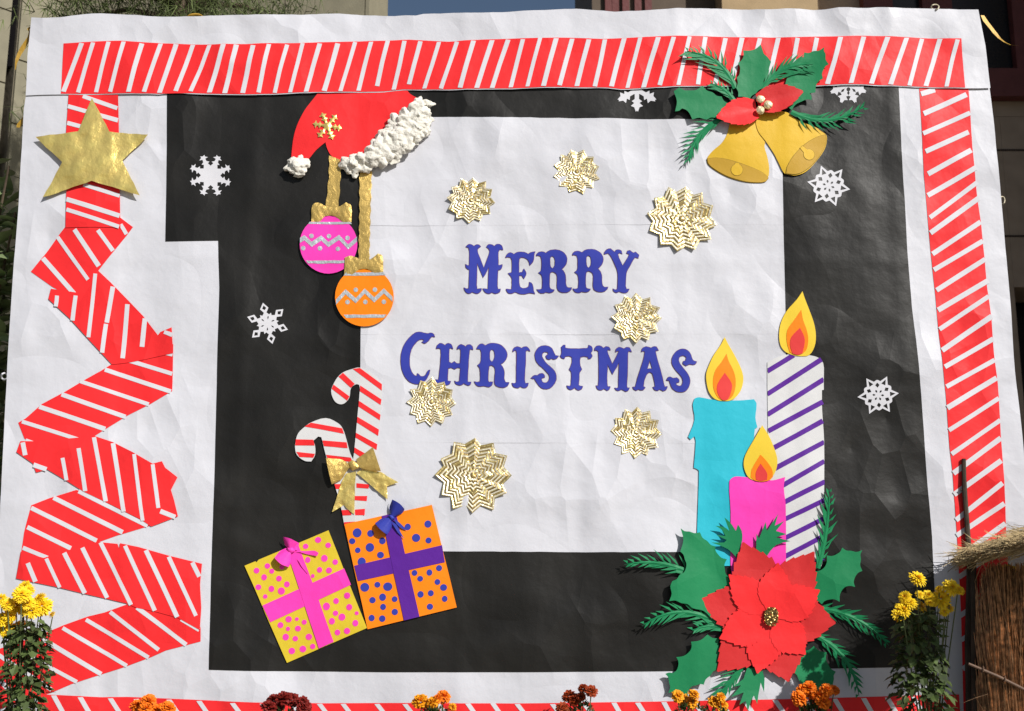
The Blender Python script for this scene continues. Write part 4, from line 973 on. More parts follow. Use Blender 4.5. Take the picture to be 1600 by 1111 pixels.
def frond(parent, spine, L, off, rise=0.10, sides=(1, 1), n=13, wd=3.2, seed=0):
    q = random.Random(seed)
    P = [np.array(p, float) for p in spine]
    cum = [0]
    for i in range(1, len(P)): cum.append(cum[-1] + np.linalg.norm(P[i] - P[i - 1]))
    T = cum[-1]
    cx = [p[0] for p in P]; cy = [p[1] for p in P]
    # smooth by quadratic fit through the spine
    deg = min(2, len(P) - 1); fx = np.polyfit(cum, cx, deg); fy = np.polyfit(cum, cy, deg)
    at = lambda s: np.array([np.polyval(fx, s), np.polyval(fy, s)])
    mb = MB()
    def W(p, o):
        a = plane(p[0], p[1]); return (a[0], -o - float(relief(np.array([a[0]]), np.array([a[1]]))[0]), a[1])
    def ht(s): return off + rise * PX * s
    M = 16; row = []
    for i in range(M + 1):
        s = T * i / M; p = at(s); d = at(s + 1) - at(s - 1); d /= np.linalg.norm(d); nn = np.array([-d[1], d[0]])
        wv = wd * 1.15 * (1 - (i / M) ** 2) + .3
        row.append((W(p + nn * wv, ht(s)), W(p, ht(s) + .003), W(p - nn * wv, ht(s))))
    for i in range(M):
        a, b = row[i], row[i + 1]
        mb.add([a[0], a[1], a[2], b[0], b[1], b[2]], [(0, 1, 4, 3), (1, 2, 5, 4)])
    for side in (0, 1):
        if not sides[side]: continue
        sg = 1 if side == 0 else -1
        for i in range(int(n * .85)):
            f = (i + .5) / int(n * .85) + q.uniform(-.02, .02); s = T * (0.02 + .95 * f); p = at(s)
            d = at(s + 1) - at(s - 1); d /= np.linalg.norm(d); nn = np.array([-d[1], d[0]]) * sg
            l = 1.25 * L * (.45 + .55 * sides[side]) * (0.6 + 0.7 * math.sin(math.pi * min(1, f * .85 + .12))) * (1 - .40 * f) * q.uniform(.85, 1.15)
            ang = R(q.uniform(24, 38)); v = d * math.cos(ang) + nn * math.sin(ang); pv = np.array([-v[1], v[0]])
            hw = wd * q.uniform(.62, .9)
            up = q.uniform(-.001, .009)
            b0 = p - d * hw * 2.2; b1 = p + d * hw * 2.0; m = p + v * l * .5; tp = p + v * l + d * l * .06
            h = ht(s) + .0012 * (i % 2)
            mb.add([W(b0, h), W(b1, h), W(m + pv * hw * .75, h + up * .35), W(m - pv * hw * .75, h + up * .35 + .0015), W(tp, h + up)], [(0, 1, 2, 3), (3, 2, 4)])
    o = mb.build('pine_frond', 'green', parent, smooth=False)
    return o
def petal(base, tip, wd, nser=9, amp=2.2, seed=0, fat=.45, e0=1.0, e1=1.15):
    q = random.Random(seed)
    a = np.array(base, float); b = np.array(tip, float); d = b - a; L = np.linalg.norm(d); d /= L; n = np.array([-d[1], d[0]])
    def side(sg):
        out = []
        for i in range(nser):
            for (e, k) in ((0.0, 0.0), (0.86, amp)):
                f = (i + e) / nser
                f2 = f ** (math.log(.5) / math.log(fat))
                wv = wd / 2 * ((math.sin(math.pi * f2) ** (e0 if f2 < .5 else e1)) if 0 < f2 < 1 else 0)
                out.append(a + d * L * (f + (0.02 if k else 0)) + n * sg * (wv + k * q.uniform(.5, 1.2) * (min(1, (1 - f) * 3.2) if i > 1 else 0)))
        return out
    l = side(1); r = side(-1)
    return [tuple(p) for p in l[1:]] + [tuple(b)] + [tuple(p) for p in r[1:][::-1]]

bl = thing_at('golden_bells', 'pair of yellow paper bells with drawn clappers under the holly, upper right', 'bells', 1200, 287)
def bell(label, body, mouth, stem, ball, r, off):
    o = sheet('bell', curve(body, 60, 3), 'bell', bl, off, res=0.022, thick=0.001, bulge=0.0018)
    o['label'] = label
    mc = np.mean(np.array(mouth), 0); big = [tuple(mc + (np.array(m) - mc) * (1 + .8 / np.linalg.norm(np.array(m) - mc))) for m in mouth]
    sheet('mouth_outline', curve(big, 60, 3), 'pencil', o, off + 0.0026, res=0.022, thick=0.0002)
    sheet('bell_mouth', curve(mouth, 60, 3), 'bellin', o, off + 0.0033, res=0.022, thick=0.0003)
    a = np.array(stem); b = np.array(ball); d = (b - a) / np.linalg.norm(b - a); n = np.array([-d[1], d[0]])
    ang0 = math.atan2(-d[1], -d[0])
    def shape(g):
        arc = [(b[0] + (r + g) * math.cos(ang0 + s), b[1] + (r + g) * math.sin(ang0 + s)) for s in np.linspace(.45, 2 * math.pi - .45, 18)]
        return [tuple(a - n * (2.6 + g) - d * g), tuple(a + n * (2.6 + g) - d * g)] + arc[::-1]
    sheet('clapper_outline', shape(.55), 'pencil', o, off + 0.0041, res=0.02, thick=0.0002)
    sheet('clapper', shape(0), 'bell', o, off + 0.0048, res=0.02, thick=0.0002)
bell('left paper bell hanging straighter', [(1140,192),(1138,200),(1134,214),(1126,226),(1114,236),(1104,249),(1106,258),(1118,268),(1134,277),(1150,283),(1170,287),(1190,286.5),(1199,280),(1201,262),(1198,245),(1194,230),(1195,222),(1185,205),(1180,185),(1160,182)],
     [(1104.6,249),(1120,248),(1144,253),(1170,262),(1190,271),(1199.5,279.5),(1194,285.5),(1180,286.6),(1165,285.4),(1150,281.5),(1134,275.6),(1118,266.6),(1107,257.5)], (1151,256), (1150.5,267), 9, 0.0066)
bell('right paper bell tilted to the right', [(1180,184),(1181,196),(1185,208),(1196,222),(1208,240),(1216,256),(1224,272),(1232,275),(1242,276),(1258,270),(1274,254),(1288,234),(1292,218),(1290,210),(1276,200),(1256,192),(1240,184),(1230,176),(1200,172)],
     [(1289,211),(1290.6,220),(1286,234.5),(1272,254.5),(1256,268.5),(1242,274.2),(1227,273),(1229,262),(1240,244),(1258,226),(1276,215)], (1251,231), (1263,243), 8.6, 0.0098)

hs = thing_at('holly_sprig', 'green paper holly and pine sprig with red leaves and gold berries above the bells', 'holly', 1185, 195)
frond(hs, [(1148,140),(1128,106),(1098,92),(1068,87)], 30, 0.0175, 0.054, (.35, 1), 12, 3.4, 3)
frond(hs, [(1128,188),(1102,203),(1084,226),(1073,258)], 22, 0.0175, 0.023, (1, .7), 12, 2.8, 4)
frond(hs, [(1146,160),(1125,140),(1108,134)], 18, 0.0175, 0.045, (.6, 1), 8, 3.0, 7)
frond(hs, [(1236,176),(1265,188),(1305,188),(1350,167)], 24, 0.0175, 0.045, (1, .55), 13, 3.2, 5)
holly(hs, [(1051,148),(1060,142),(1074,146),(1096,138),(1112,148),(1126,154),(1136,164),(1128,178),(1116,188),(1102,191),(1080,191),(1076,182),(1064,174),(1053,179)], (1130,170), (1055,160), 0.0170)
holly(hs, [(1287,75),(1289,86),(1294,102),(1286,110),(1285,124),(1274,136),(1273,146),(1264,147),(1267,158),(1252,160),(1236,174),(1224,168),(1216,148),(1228,126),(1232,104),(1248,93),(1255,90),(1256,83),(1270,81)], (1225,165), (1287,76), 0.0185, 0.02)
holly(hs, [(1188,71),(1191,80),(1198,90),(1204,98),(1201,108),(1198,118),(1192,140),(1180,148),(1170,158),(1152,154),(1149,140),(1150,124),(1155,114),(1152,101),(1158,96),(1160,81),(1170,81),(1180,78)], (1165,155), (1188,72), 0.0205, 0.03)
frond(hs, [(1190,140),(1212,118),(1240,104),(1268,104)], 30, 0.0235, 0.045, (1, .45), 12, 3.4, 6)
for i, (b, t) in enumerate([((1190,172),(1117,189)), ((1172,168),(1252,147))]):
    sheet('red_leaf', petal(b, t, 42, 8, 1.6, i, .45, .55, .85), 'red' if i == 0 else 'red2', hs, 0.0265 + i * .003, res=0.015, thick=0.0008, extra=add_ex(vein_fold(b, t, .18), lift_from(b[0], b[1], .05)))
for (x, y) in ((1185,161),(1197,170),(1185,178)):
    mb = MB(); c = plane(x, y); q = np.random.default_rng(int(x * y))
    v = IV * (1 + q.normal(0, .07, len(IV)))[:, None] * np.array([.0205, .012, .0205]) + np.array([c[0], -0.043, c[1]])
    mb.add(v, IF); mb.build('berry', 'berry', hs, smooth=False)

ps = thing_at('poinsettia', 'big red paper poinsettia with gold sequin centre in front of the candles', 'poinsettia', 1202, 1063)
gl = thing_at('poinsettia_greenery', 'green paper holly leaves and pine fronds spread around the poinsettia', 'leaves', 1202, 1100)
G = 0.0140
for i, (sp, L, rise, sides, n) in enumerate([
    ([(1095,905),(1060,890),(1020,878),(974,883)], 24, .14, (1, .55), 12),
    ([(1128,978),(1090,962),(1050,955),(1002,978)], 24, .14, (.8, .8), 14),
    ([(1140,985),(1110,978),(1080,985)], 20, .10, (1, .5), 8),
    ([(1275,950),(1310,958),(1345,972),(1384,1008)], 24, .16, (.8, .5), 14),
    ([(1268,990),(1298,1008),(1325,1040),(1338,1086)], 26, .14, (.9, .5), 14),
    ([(1160,1040),(1142,1062),(1120,1090)], 26, .05, (1, .3), 9),
    ([(1276,888),(1284,850),(1290,815),(1291,764)], 22, .08, (.8, .9), 12)]):
    frond(gl, sp, L, G - .002 + .002 * (i % 3), rise * .45, sides, n, 3.3, 20 + i)
sheet('pine_frond', [(1166,1043),(1160,1060),(1143,1072),(1156,1070),(1140,1088),(1160,1081),(1153,1100),(1163,1094),(1166,1110),(1172,1092),(1176,1086),(1181,1099),(1183,1085),(1187,1066),(1192,1081),(1193,1060),(1189,1044)], 'green', gl, G + .004, res=0.02, extra=lift_from(1175,1045,.08))
sheet('pine_frond', curve([(1150,872),(1136,858),(1110,848),(1130,848),(1134,844),(1117,836),(1132,838),(1126,828),(1116,822),(1130,824),(1138,830),(1130,809),(1140,818),(1148,830),(1151,820),(1157,830),(1158,844),(1154,862)], 40, 2), 'green', gl, G + .007, res=0.015, extra=lift_from(1152,870,.06))
sheet('pine_frond', curve([(1196,870),(1180,858),(1180,834),(1184,842),(1194,816),(1196,830),(1213,804),(1208,822),(1222,815),(1210,830),(1226,835),(1210,840),(1232,846),(1210,852)], 40, 2), 'green', gl, G + .006, res=0.015, extra=lift_from(1192,868,.05))
holly(gl, [(1062,826),(1076,831),(1092,832),(1104,846),(1116,854),(1120,866),(1134,874),(1131,890),(1137,902),(1150,930),(1130,962),(1110,966),(1080,950),(1062,942),(1043,939),(1045,916),(1048,908),(1060,898),(1069,890),(1068,874),(1061,862)], (1150,945), (1062,828), G + .004, .05)
holly(gl, [(1104,991),(1078,1002),(1076,1017),(1055,1026),(1058,1041),(1050,1051),(1038,1052),(1044,1065),(1043,1082),(1056,1082),(1074,1089),(1076,1075),(1086,1070),(1098,1069),(1108,1055),(1120,1045),(1126,1019),(1122,997)], (1125,1000), (1043,1080), G, .05)
holly(gl, [(1242,1027),(1254,1017),(1270,1009),(1290,1019),(1292,1037),(1304,1049),(1301,1061),(1302,1077),(1280,1094),(1262,1085),(1248,1065),(1234,1047)], (1240,1020), (1300,1085), G, .05)
holly(gl, [(1288,868),(1304,866),(1312,856),(1326,861),(1343,860),(1341,874),(1343,892),(1332,902),(1332,917),(1316,918),(1309,940),(1292,937),(1282,944),(1262,935),(1255,910),(1265,892),(1284,888)], (1260,930), (1342,861), G + .004, .05)
C0 = (1202, 963)
def pet(tip, wd, mat, off, rate, seed, fat=.50, back=.0, n=10):
    b = (C0[0] + (tip[0] - C0[0]) * back, C0[1] + (tip[1] - C0[1]) * back)
    sheet('petal', petal(b, tip, wd, n, 3.0, seed, fat), mat, ps, off, res=0.016, thick=0.0008,
          extra=add_ex(vein_fold(b, tip, .02), lift_from(C0[0], C0[1], rate, .05)))
for i, (t, wd) in enumerate([((1303,973),74),((1230,1064),78),((1119,1048),70),((1091,937),70),((1159,848),78),((1268,863),72)]):
    pet(t, wd * .96, 'red2', 0.0230 + i * .0009, .010, 50 + i)
for i, (t, wd) in enumerate([((1181,1051),76),((1256,1022),74),((1122,997),78),((1137,898),70),((1277,922),78),((1213,880),70)]):
    pet(t, wd * .72, 'red', 0.0305 + i * .0009, .010, 70 + i)
mb = MB(); q = random.Random(5)
for i in range(9):
    for j in range(12):
        if abs(i - 4) + abs(j - 5.5) > 7.6: continue
        c = plane(1192 + i * 2.3 + (j % 2) * 1.2 + q.uniform(-.5, .5), 950 + j * 2.35 + q.uniform(-.5, .5))
        r = .0048; tx, tz = q.gauss(0, .45), q.gauss(0, .45); vs = []
        for k in range(6):
            a = k * math.pi / 3; x = r * math.cos(a); z = r * math.sin(a)
            vs.append((c[0] + x, -0.041 - .004 * math.cos((i - 4) / 4) + tx * x + tz * z + q.uniform(-.001, .001), c[1] + z))
        mb.add(vs, [(0, 1, 2, 3, 4, 5)])
o = mb.build('sequin_centre', 'sequin', ps, smooth=False)

# ------------------------------------------------------------------ ties holding the banner
def ribbon_tie(label, pts, wd, t0, mat='ribbon', name='tie_ribbon'):
    mb = MB(); rows = []
    for i, (x, y, wv, tw) in enumerate(pts):
        a = pt(x, y, t0)
        d = Vector((math.cos(tw), math.sin(tw) * .8, 0)) * wv * PX / 2
        rows += [a - d, a + d]
    fs = [(2 * i, 2 * i + 1, 2 * i + 3, 2 * i + 2) for i in range(len(pts) - 1)]
    mb.add(rows, fs)
    o = mb.build(name, mat, None, loc=rows[0]); tag(o, label, 'ribbon')
ribbon_tie('yellow satin ribbon end hanging at the upper left corner of the banner', [(47,42,3,.2),(44,46,5,1),(47,50,4,.4),(46,58,6,.3),(41,66,8,.1),(35,76,8.5,.2),(30,85,7,.6),(27,92,5.5,.4),(25,99,3.5,.2),(24,109,1.5,.1)], 8, -0.02)
ribbon_tie('yellow satin ribbon curling out from the upper right corner', [(1535,24,6,.1),(1540,33,9,.2),(1548,43,9,.3),(1555,52,8,.2),(1562,60,6,.3),(1570,66,5,.4),(1580,70.5,4,.5),(1592,71,2,.3)], 8, -0.02)
ribbon_tie('yellow ribbon knot by the left edge beside the green shrub', [(38,183,5,.1),(35,189,8,.3),(31,194,9,.2),(28,199,5,.1),(35,200,5,.4)], 8, -0.02)
def loop_tie(label, cx, cy, rx, ry, rad, mat, name):
    mb = MB(); n = 16
    mb.tube([pt(cx + rx * math.cos(2 * math.pi * k / n), cy + ry * math.sin(2 * math.pi * k / n), -0.012 + .010 * math.sin(4 * math.pi * k / n)) for k in range(n + 1)], rad, 6, cap=False)
    o = mb.build(name, mat, None, loc=pt(cx, cy, -.012)); tag(o, label, 'tie')
loop_tie('yellow ribbon loop on the top edge above the star', 305, 28, 12, 5.5, .006, 'ribbon', 'ribbon_loop')
loop_tie('white string loop on the top edge near the right corner', 1461, 11, 6, 4, .003, 'twine', 'string_loop')
loop_tie('small white string loop on the right edge of the banner', 1566, 313, 4, 6, .0025, 'twine', 'string_loop')
loop_tie('pale ring at the left edge of the banner, halfway down', 7, 588, 5, 5, .004, 'whitecard', 'tie_ring')
# ================================================================== flowering plants in front
plain('chrys', (0.90, 0.62, 0.012), 0.6, 0.10, 25.0, ((60.0, 0.0005, 2.0),))
plain('chryscore', (0.80, 0.44, 0.008), 0.6, 0.10, 25.0, ((60.0, 0.0005, 2.0),))
plain('marorange', (0.88, 0.20, 0.006), 0.6, 0.15, 40.0, ((60.0, 0.0005, 2.0),))
plain('maryellow', (0.88, 0.36, 0.008), 0.6, 0.15, 40.0, ((60.0, 0.0005, 2.0),))
plain('marred', (0.20, 0.012, 0.008), 0.6, 0.30, 40.0, ((60.0, 0.0005, 2.0),))
plain('marrust', (0.34, 0.045, 0.008), 0.6, 0.45, 60.0, ((60.0, 0.0005, 2.0),))
plain('leafgreen', (0.062, 0.092, 0.026), 0.6, 0.3, 20.0, ((60.0, 0.0005, 2.0),))
plain('stemgreen', (0.09, 0.11, 0.04), 0.6, 0.2)
plain('straw', (0.40, 0.30, 0.155), 0.75, 0.45, 22.0, ((80.0, 0.0005, 2.0),))
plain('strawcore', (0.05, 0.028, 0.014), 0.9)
plain('strawbrown', (0.36, 0.20, 0.10), 0.8, 0.55, 40.0, ((80.0, 0.0005, 2.0),))
plain('bamboo', (0.15, 0.09, 0.06), 0.6, 0.25, 12.0)
plain('pole', (0.060, 0.045, 0.032), 0.8, 0.4, 12.0)
per_island('straw', .55, 1.45); per_island('strawbrown', .35, 1.7); per_island('leafgreen', .6, 1.5)
for k_ in ('chrys', 'marorange', 'maryellow', 'marred', 'marrust'): per_island(k_, .8, 1.12)
def head_mesh(name, layers, flat, mats, wavy=0.0, seed=0, wide=.16):
    """unit flower head opening towards +Z"""
    q = random.Random(seed); mb = MB()
    for (el, n, L, mi) in layers:
        for k in range(n):
            a = 2 * math.pi * (k + q.uniform(-.3, .3)) / n; e = R(el + q.uniform(-7, 7)); l = L * q.uniform(.85, 1.1)
            d = Vector((math.cos(a) * math.cos(e), math.sin(a) * math.cos(e), math.sin(e) * flat)); sd = Vector((-math.sin(a), math.cos(a), 0))
            up = Vector((-math.cos(a) * math.sin(e), -math.sin(a) * math.sin(e), math.cos(e)))
            wv = wide * q.uniform(.8, 1.15); b = d * .18; rows = []
            for f, ww, c in ((.0, .5, 0), (.45, 1.0, .05), (.85, .9, .0), (1.0, .35, -.06)):
                p = b + d * l * f + up * (c * l + wavy * q.uniform(-1, 1) * f)
                rows += [p - sd * wv * ww + up * wavy * q.uniform(-1, 1) * f, p + sd * wv * ww + up * wavy * q.uniform(-1, 1) * f]
            mb.add(rows, [(0, 1, 3, 2), (2, 3, 5, 4), (4, 5, 7, 6)], mi)
    me = mesh(name, mb.v, mb.f, False)
    for m in mats: me.materials.append(MATS[m])
    me.polygons.foreach_set('material_index', mb.m)
    return me
CH = [head_mesh('flower_head', [(-18,22,1.0,0),(2,20,.98,0),(20,18,.9,0),(38,15,.8,0),(56,11,.68,0),(74,7,.55,1)], .75, ['chrys', 'chryscore'], .01, s, .11) for s in (1, 2, 3)]
def mar(m, s): return head_mesh('flower_head', [(-25,13,.9,0),(-5,14,1.0,0),(15,14,.98,0),(34,12,.94,0),(52,10,.9,0),(68,7,.86,0),(84,4,.82,0)], .9, [m], .09, s, .24)
MAR = {m: [mar(m, s) for s in (4, 5)] for m in ('marorange', 'maryellow', 'marred', 'marrust')}
def lobed(L, W, q):
    o = [(0, 0), (.25, .30), (.22, .48), (.5, .36), (.55, .50), (.78, .25), (1, 0)]
    vs = [(x * L, y * W, -.10 * L * x * x + .12 * W * y * 2) for x, y in o] + [(x * L, -y * W, -.10 * L * x * x + .12 * W * y * 2) for x, y in o[1:-1]]
    mid = [(.25 * L, 0, -.01 * L), (.55 * L, 0, -.035 * L), (.78 * L, 0, -.06 * L)]
    n = len(vs); vs += mid; a, b, c = n, n + 1, n + 2
    return vs, [(0, a, 2, 1), (a, b, 4, 3), (a, 3, 2), (b, c, 5, 4), (c, 6, 5), (0, 7, 8, a), (a, 9, 10, b), (a, 8, 9), (b, 10, 11, c), (c, 11, 6)]
def plant(name, label, cat, group, base_px, t, heads, meshes, hr, leaf, nleaf, spread, zlow, up=.6, seed=0, zfol=None):
    q = random.Random(seed)
    b = pt(base_px, 1100, t)
    root = thing(name, label, cat, (b.x, -t, 0), group)
    st = MB(); pts = []
    for i, (x, y, r) in enumerate(heads):
        tt = t + q.uniform(-.06, .06) * min(1, t / .2); p = pt(x, y, tt); pts.append(p)
        rad = r * PX * (DIST - tt) / DIST * hr * q.uniform(.95, 1.22)
        o = bpy.data.objects.new('flower_head', meshes[i % len(meshes)]); COL.objects.link(o); o.parent = root
        nd = Vector((q.gauss(.15, .35), -q.uniform(.35, 1.0), up + q.uniform(0, .4))).normalized()
        o.matrix_local = Matrix.Translation(p - root.location) @ nd.to_track_quat('Z', 'Y').to_matrix().to_4x4() @ Matrix.Rotation(q.random() * 6, 4, 'Z') @ Matrix.Scale(rad, 4)
        g = Vector((b.x + q.uniform(-.05, .05), -t + q.uniform(-.04, .04), 0))
        m1 = g.lerp(p, .5) + Vector((q.uniform(-.02, .02), 0, 0)); m1.x = b.x + (p.x - b.x) * .35
        st.tube([g, m1, p - nd * rad * .25], [.004, .0032, .0022], 5)
    st.build('stem', 'stemgreen', root)
    fo = MB(); ztop = (zfol if zfol else sum(p.z for p in pts) / len(pts) - .03)
    for k in range(nleaf):
        z = zlow + (ztop - zlow) * (q.random() ** .85)
        s = spread * (1 - .45 * max(0, (z - zlow) / max(ztop - zlow, .01)) ** 3)
        a = q.random() * 6.283; rr = s * math.sqrt(q.random())
        c = Vector((b.x + math.cos(a) * rr, -t + math.sin(a) * rr * .8, z))
        L = leaf * q.uniform(.6, 1.2)
        if cat == 'marigold':
            for j in range(5):
                d = Euler((q.uniform(-.6, .6), q.uniform(-1.3, .2), a + q.uniform(-1, 1))).to_matrix()
                v = [(0, -.1 * L, 0), (0, .1 * L, 0), (.5 * L, .14 * L, .03 * L), (L, 0, -.08 * L), (.5 * L, -.14 * L, .03 * L)]
                fo.add([tuple(c + d @ Vector(x)) for x in v], [(0, 1, 2, 3, 4)])
        else:
            d = Euler((q.uniform(-.5, .5), q.uniform(-.2, 1.1), a + q.uniform(-.5, .5))).to_matrix()
            v, f = lobed(L, L * .8, q); fo.add([tuple(c + d @ Vector(x)) for x in v], f)
    o = fo.build('foliage', 'leafgreen', root, smooth=False); o['kind'] = 'stuff'
    return root
Hz = lambda ox, oy, l: [(ox + a / 5, oy + b / 5, c / 5) for a, b, c in l]
plant('chrysanthemum_plant', 'yellow chrysanthemum plant with crowded blooms at the lower left corner', 'chrysanthemum', 'yellow chrysanthemum plants', 38, .42,
      Hz(0, 889, [(190,140,42),(170,200,55),(215,170,40),(5,232,34),(60,275,48),(130,285,62),(220,265,50),(310,228,45),(325,290,60),(250,325,50),(75,370,48),(15,395,48),(28,440,58),(45,505,34),(145,455,62),(408,355,22),(180,300,50)]), CH, 1.06, .042, 820, .10, .05, .5, 3, pt(40, 968, .42).z)
plant('chrysanthemum_plant', 'yellow chrysanthemum plant with loose blooms left of the straw hut', 'chrysanthemum', 'yellow chrysanthemum plants', 1442, .38,
      Hz(1280, 889, [(768,75,54),(667,220,48),(785,200,26),(850,210,46),(950,235,56),(935,155,28),(1035,145,58),(1085,165,40),(705,265,44),(780,285,48),(865,265,32),(655,320,52),(620,365,42),(1005,300,44),(978,335,32)]), CH, 1.0, .044, 820, .12, .05, .5, 5, pt(1440, 955, .38).z)
plant('chrysanthemum_plant', 'yellow chrysanthemum glimpsed between the thatch roof and the straw wall', 'chrysanthemum', 'yellow chrysanthemum plants', 1590, .08,
      [(1574,890,9),(1584,893,8),(1598,905,9),(1560,894,6),(1606,893,9),(1590,900,7)], CH, 1.0, .04, 40, .05, .3, .5, 6)
def marigold(label, x, t, mats, heads, seed):
    ms = [m for k in mats for m in MAR[k]]
    plant('marigold_plant', label, 'marigold', 'marigolds along the foot of the banner', x, t, heads, ms, 1.0, .030, 260, .085, .12, .7, seed)
marigold('bright orange marigold plant at the lower left, nearest the chrysanthemum', 234, .16, ['marorange'], [(232,1097,10),(214,1103,9),(228,1108,9),(246,1110,8),(262,1108,9)], 11)
marigold('dark red marigold plant below the yellow present', 446, .16, ['marred'], [(428,1095,9),(444,1092,10),(456,1094,9),(420,1106,9),(473,1097,9),(475,1106,9),(436,1104,8)], 12)
marigold('golden orange marigold plant below the orange present', 680, .16, ['maryellow', 'marorange'], [(657,1097,10),(677,1098,9),(693,1089,8),(684,1092,6),(707,1105,5)], 13)
marigold('rusty red marigold plant in the middle below the black frame', 905, .16, ['marrust'], [(889,1088,8),(898,1094,8),(911,1076,7),(924,1080,8),(908,1089,6),(879,1107,9)], 14)
marigold('golden yellow marigold plant under the left holly leaf of the poinsettia', 1078, .16, ['maryellow'], [(1059,1088,9),(1067,1093,8),(1084,1086,8),(1080,1098,8)], 15)
marigold('small golden yellow marigold plant beneath the poinsettia fronds', 1120, .15, ['maryellow'], [(1115,1097,7),(1126,1090,7),(1127,1103,8)], 17)
marigold('large orange marigold plant under the lower right holly leaf', 1274, .17, ['marorange'], [(1264,1076,10),(1254,1079,9),(1248,1092,10),(1268,1084,9),(1278,1088,8),(1291,1079,9),(1303,1079,8),(1286,1098,9)], 16)

# ------------------------------------------------------------------ little straw hut at the right
q = random.Random(9)
TF, TB = 0.98, 0.05            # the roof reaches from TB to TF in front of the banner
e0 = pt(1493, 872, TB)
hut = thing('straw_hut', 'little straw hut with thatched roof and rough poles at the lower right', 'hut', (e0.x + .55, -.4, 0))
def strand(mb, a, b, r, sag=0.0):
    a = Vector(a); b = Vector(b); d = (b - a); m = (a + b) / 2 + Vector((q.gauss(0, .3), q.gauss(0, .3), q.gauss(0, .3))) * d.length * .06 + Vector((0, 0, -sag))
    s1 = d.orthogonal().normalized() * r; s2 = d.cross(s1).normalized() * r
    tri = [s1, -.5 * s1 + .87 * s2, -.5 * s1 - .87 * s2]
    vs = [a + k for k in tri] + [m + k for k in tri] + [b + k * .4 for k in tri]
    mb.add([tuple(v) for v in vs], [(0, 1, 4, 3), (1, 2, 5, 4), (2, 0, 3, 5), (3, 4, 7, 6), (4, 5, 8, 7), (5, 3, 6, 8)])
def roof_z(u, t): return e0.z + .07 * t + .24 * u + .75 * max(0, u - .40) ** 1.2
mb = MB()
for i in range(8200):
    t = TB + (TF - TB) * q.random(); u = q.random() ** 1.3 * 1.2; x0 = e0.x + u; L = q.uniform(.10, .30); lay = q.random()
    z = roof_z(u, t) - .030 + .060 * lay * min(1, .45 + u * 2.0); sl = .30 + (.6 if u > .45 else 0)
    a = Vector((x0 + L * .5, -t + q.gauss(0, .02), z + L * .5 * sl))
    xb = max(x0 - L * .5, e0.x - abs(q.gauss(0, .016))); b = Vector((xb, -t - q.gauss(.0, .05), z - (x0 - xb) * sl * .8 + q.gauss(0, .06) * L))
    strand(mb, a, b, q.uniform(.0012, .0027))
for i in range(900):       # fringe along the front and left edges
    if q.random() < .5: t = TF + q.uniform(-.03, .02); u = q.random() * 1.1
    else: t = q.uniform(TB, TF); u = q.uniform(0, .05)
    x0 = e0.x + u; z = roof_z(u, t) - .005 + q.uniform(-.03, .03)
    d = Vector((q.gauss(-.8, .4), q.gauss(-.2, .5), q.gauss(-.05, .22))).normalized() * q.uniform(.03, .12)
    strand(mb, (x0, -t, z), Vector((x0, -t, z)) + d, q.uniform(.0011, .0020))
o = mb.build('thatch', 'straw', hut, smooth=False); o['kind'] = 'stuff'
mb = MB(); us = [0.02, .15, .3, .45, .6, .8, 1.0, 1.18]; vs = []; fs = []
for u in us:
    for t in (TB + .01, TF - .02):
        x = e0.x + u; vs += [(x, -t, roof_z(u, t) - .024), (x, -t, roof_z(u, t) + .004)]
for i in range(len(us) - 1):
    a = i * 4; b = a + 4
    fs += [(a, a + 2, b + 2, b), (a + 1, b + 1, b + 3, a + 3), (a, b, b + 1, a + 1), (a + 2, a + 3, b + 3, b + 2)]
fs += [(0, 1, 3, 2), (b, b + 2, b + 3, b + 1)]
mb.add(vs, fs); mb.build('roof_core', 'straw', hut, smooth=False)
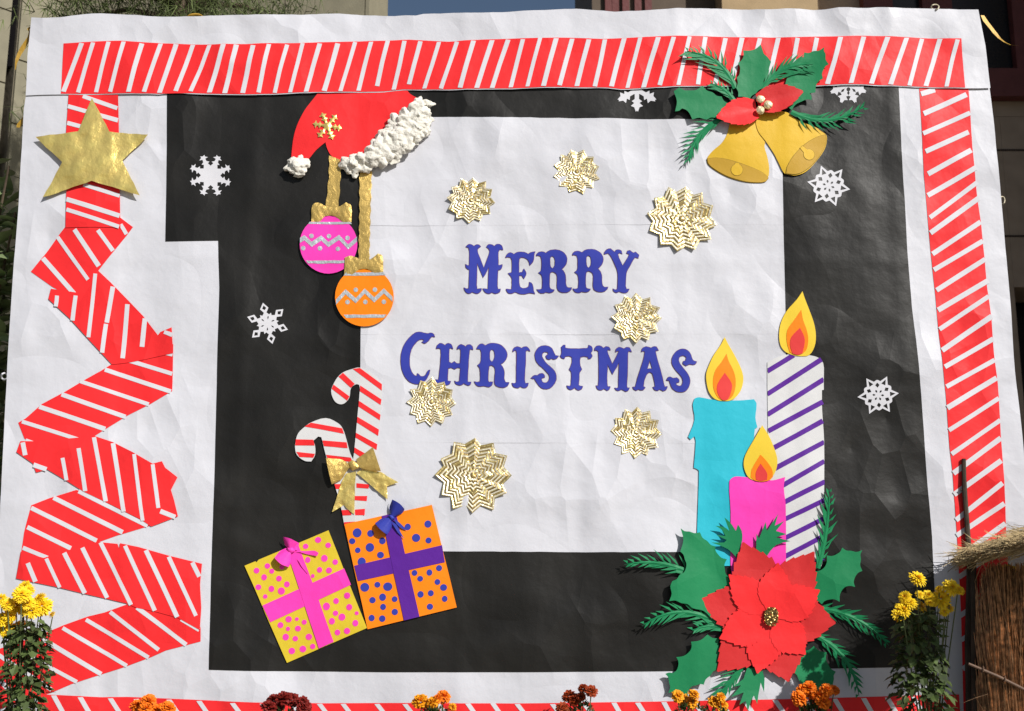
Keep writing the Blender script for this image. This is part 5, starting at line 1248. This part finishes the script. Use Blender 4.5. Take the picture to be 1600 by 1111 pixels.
# straw wall
tw_ = .17
kx = lambda px, t=tw_: (px - 800) / FPX * (DIST - t) / 1.0
def wall_left(z): return np.interp(z, [0, .55, .8, 1.0, 1.06], [1502, 1508, 1513, 1522, 1536])
zt = pt(1560, 890, tw_).z
mb = MB()
for i in range(12000):
    z0 = q.uniform(-.05, zt - .10); L = q.uniform(.18, .5); z1 = min(z0 + L, zt + q.uniform(-.04, .03))
    px = wall_left(z0) + q.random() ** .9 * 330; px1 = max(wall_left(z1), px + q.gauss(0, 4)); x = kx(px); x1 = kx(px1)
    y = -tw_ - q.uniform(0.004, .05) + (.04 if px < wall_left(z0) + 10 else 0)
    strand(mb, (x, y, max(z0, 0)), (x1 + q.gauss(0, .014), y + q.gauss(0, .01), z1), q.uniform(.0016, .0034))
for i in range(14):       # stray blades
    z0 = q.uniform(.3, zt); x = kx(q.uniform(1508, 1680))
    d = Vector((q.gauss(0, .5), -.12, q.gauss(.5, .6))).normalized() * q.uniform(.06, .18)
    strand(mb, (x, -tw_ - .05, z0), Vector((x, -tw_ - .05, z0)) + d, .0009)
o = mb.build('straw_wall', 'strawbrown', hut, smooth=False); o['kind'] = 'stuff'
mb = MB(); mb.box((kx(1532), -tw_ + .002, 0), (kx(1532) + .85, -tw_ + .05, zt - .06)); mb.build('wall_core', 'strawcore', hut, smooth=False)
def pole(name, pts, rad, mat='pole'):
    mb = MB(); mb.tube(pts, rad, 8); return mb.build(name, mat, hut)
tp_ = .024
pole('pole', [pt(1518, 1300, tp_), pt(1513, 1000, tp_), pt(1515, 870, tp_), pt(1512, 830, tp_), pt(1509, 790, tp_), pt(1507, 765, tp_), pt(1506.5, 745, tp_), pt(1506, 717, tp_)], [.017, .015, .0115, .011, .0105, .0115, .0095, .0092])
pole('twig', [pt(1508, 768, tp_), pt(1503, 766, tp_), pt(1500, 765, tp_)], [.005, .004, .002])
pole('pole', [pt(1526, 1300, .12), pt(1522, 1000, .12), pt(1521, 880, .12)], [.015, .014, .012])
xx = e0.x + .95
for t in (.15, .85): pole('pole', [(xx, -t, 0), (xx, -t, roof_z(.95, t) - .02)], .018)
pole('batten', [pt(1513, 1037, tw_ + .065), pt(1560, 1057, tw_ + .07), pt(1610, 1082, tw_ + .065), pt(1700, 1120, tw_ + .06)], [.0055, .0062, .0062, .006], 'bamboo')
for (px, py) in ((1569, 1061), (1535, 1046)):
    mb = MB(); c = pt(px, py, tw_ + .068)
    mb.tube([c + Vector((.012 * math.cos(a) * .3, .011 * math.sin(a), .012 * math.cos(a))) for a in np.linspace(0, 6.283, 9)], .0025, 5, cap=False); mb.build('binding', 'bamboo', hut)
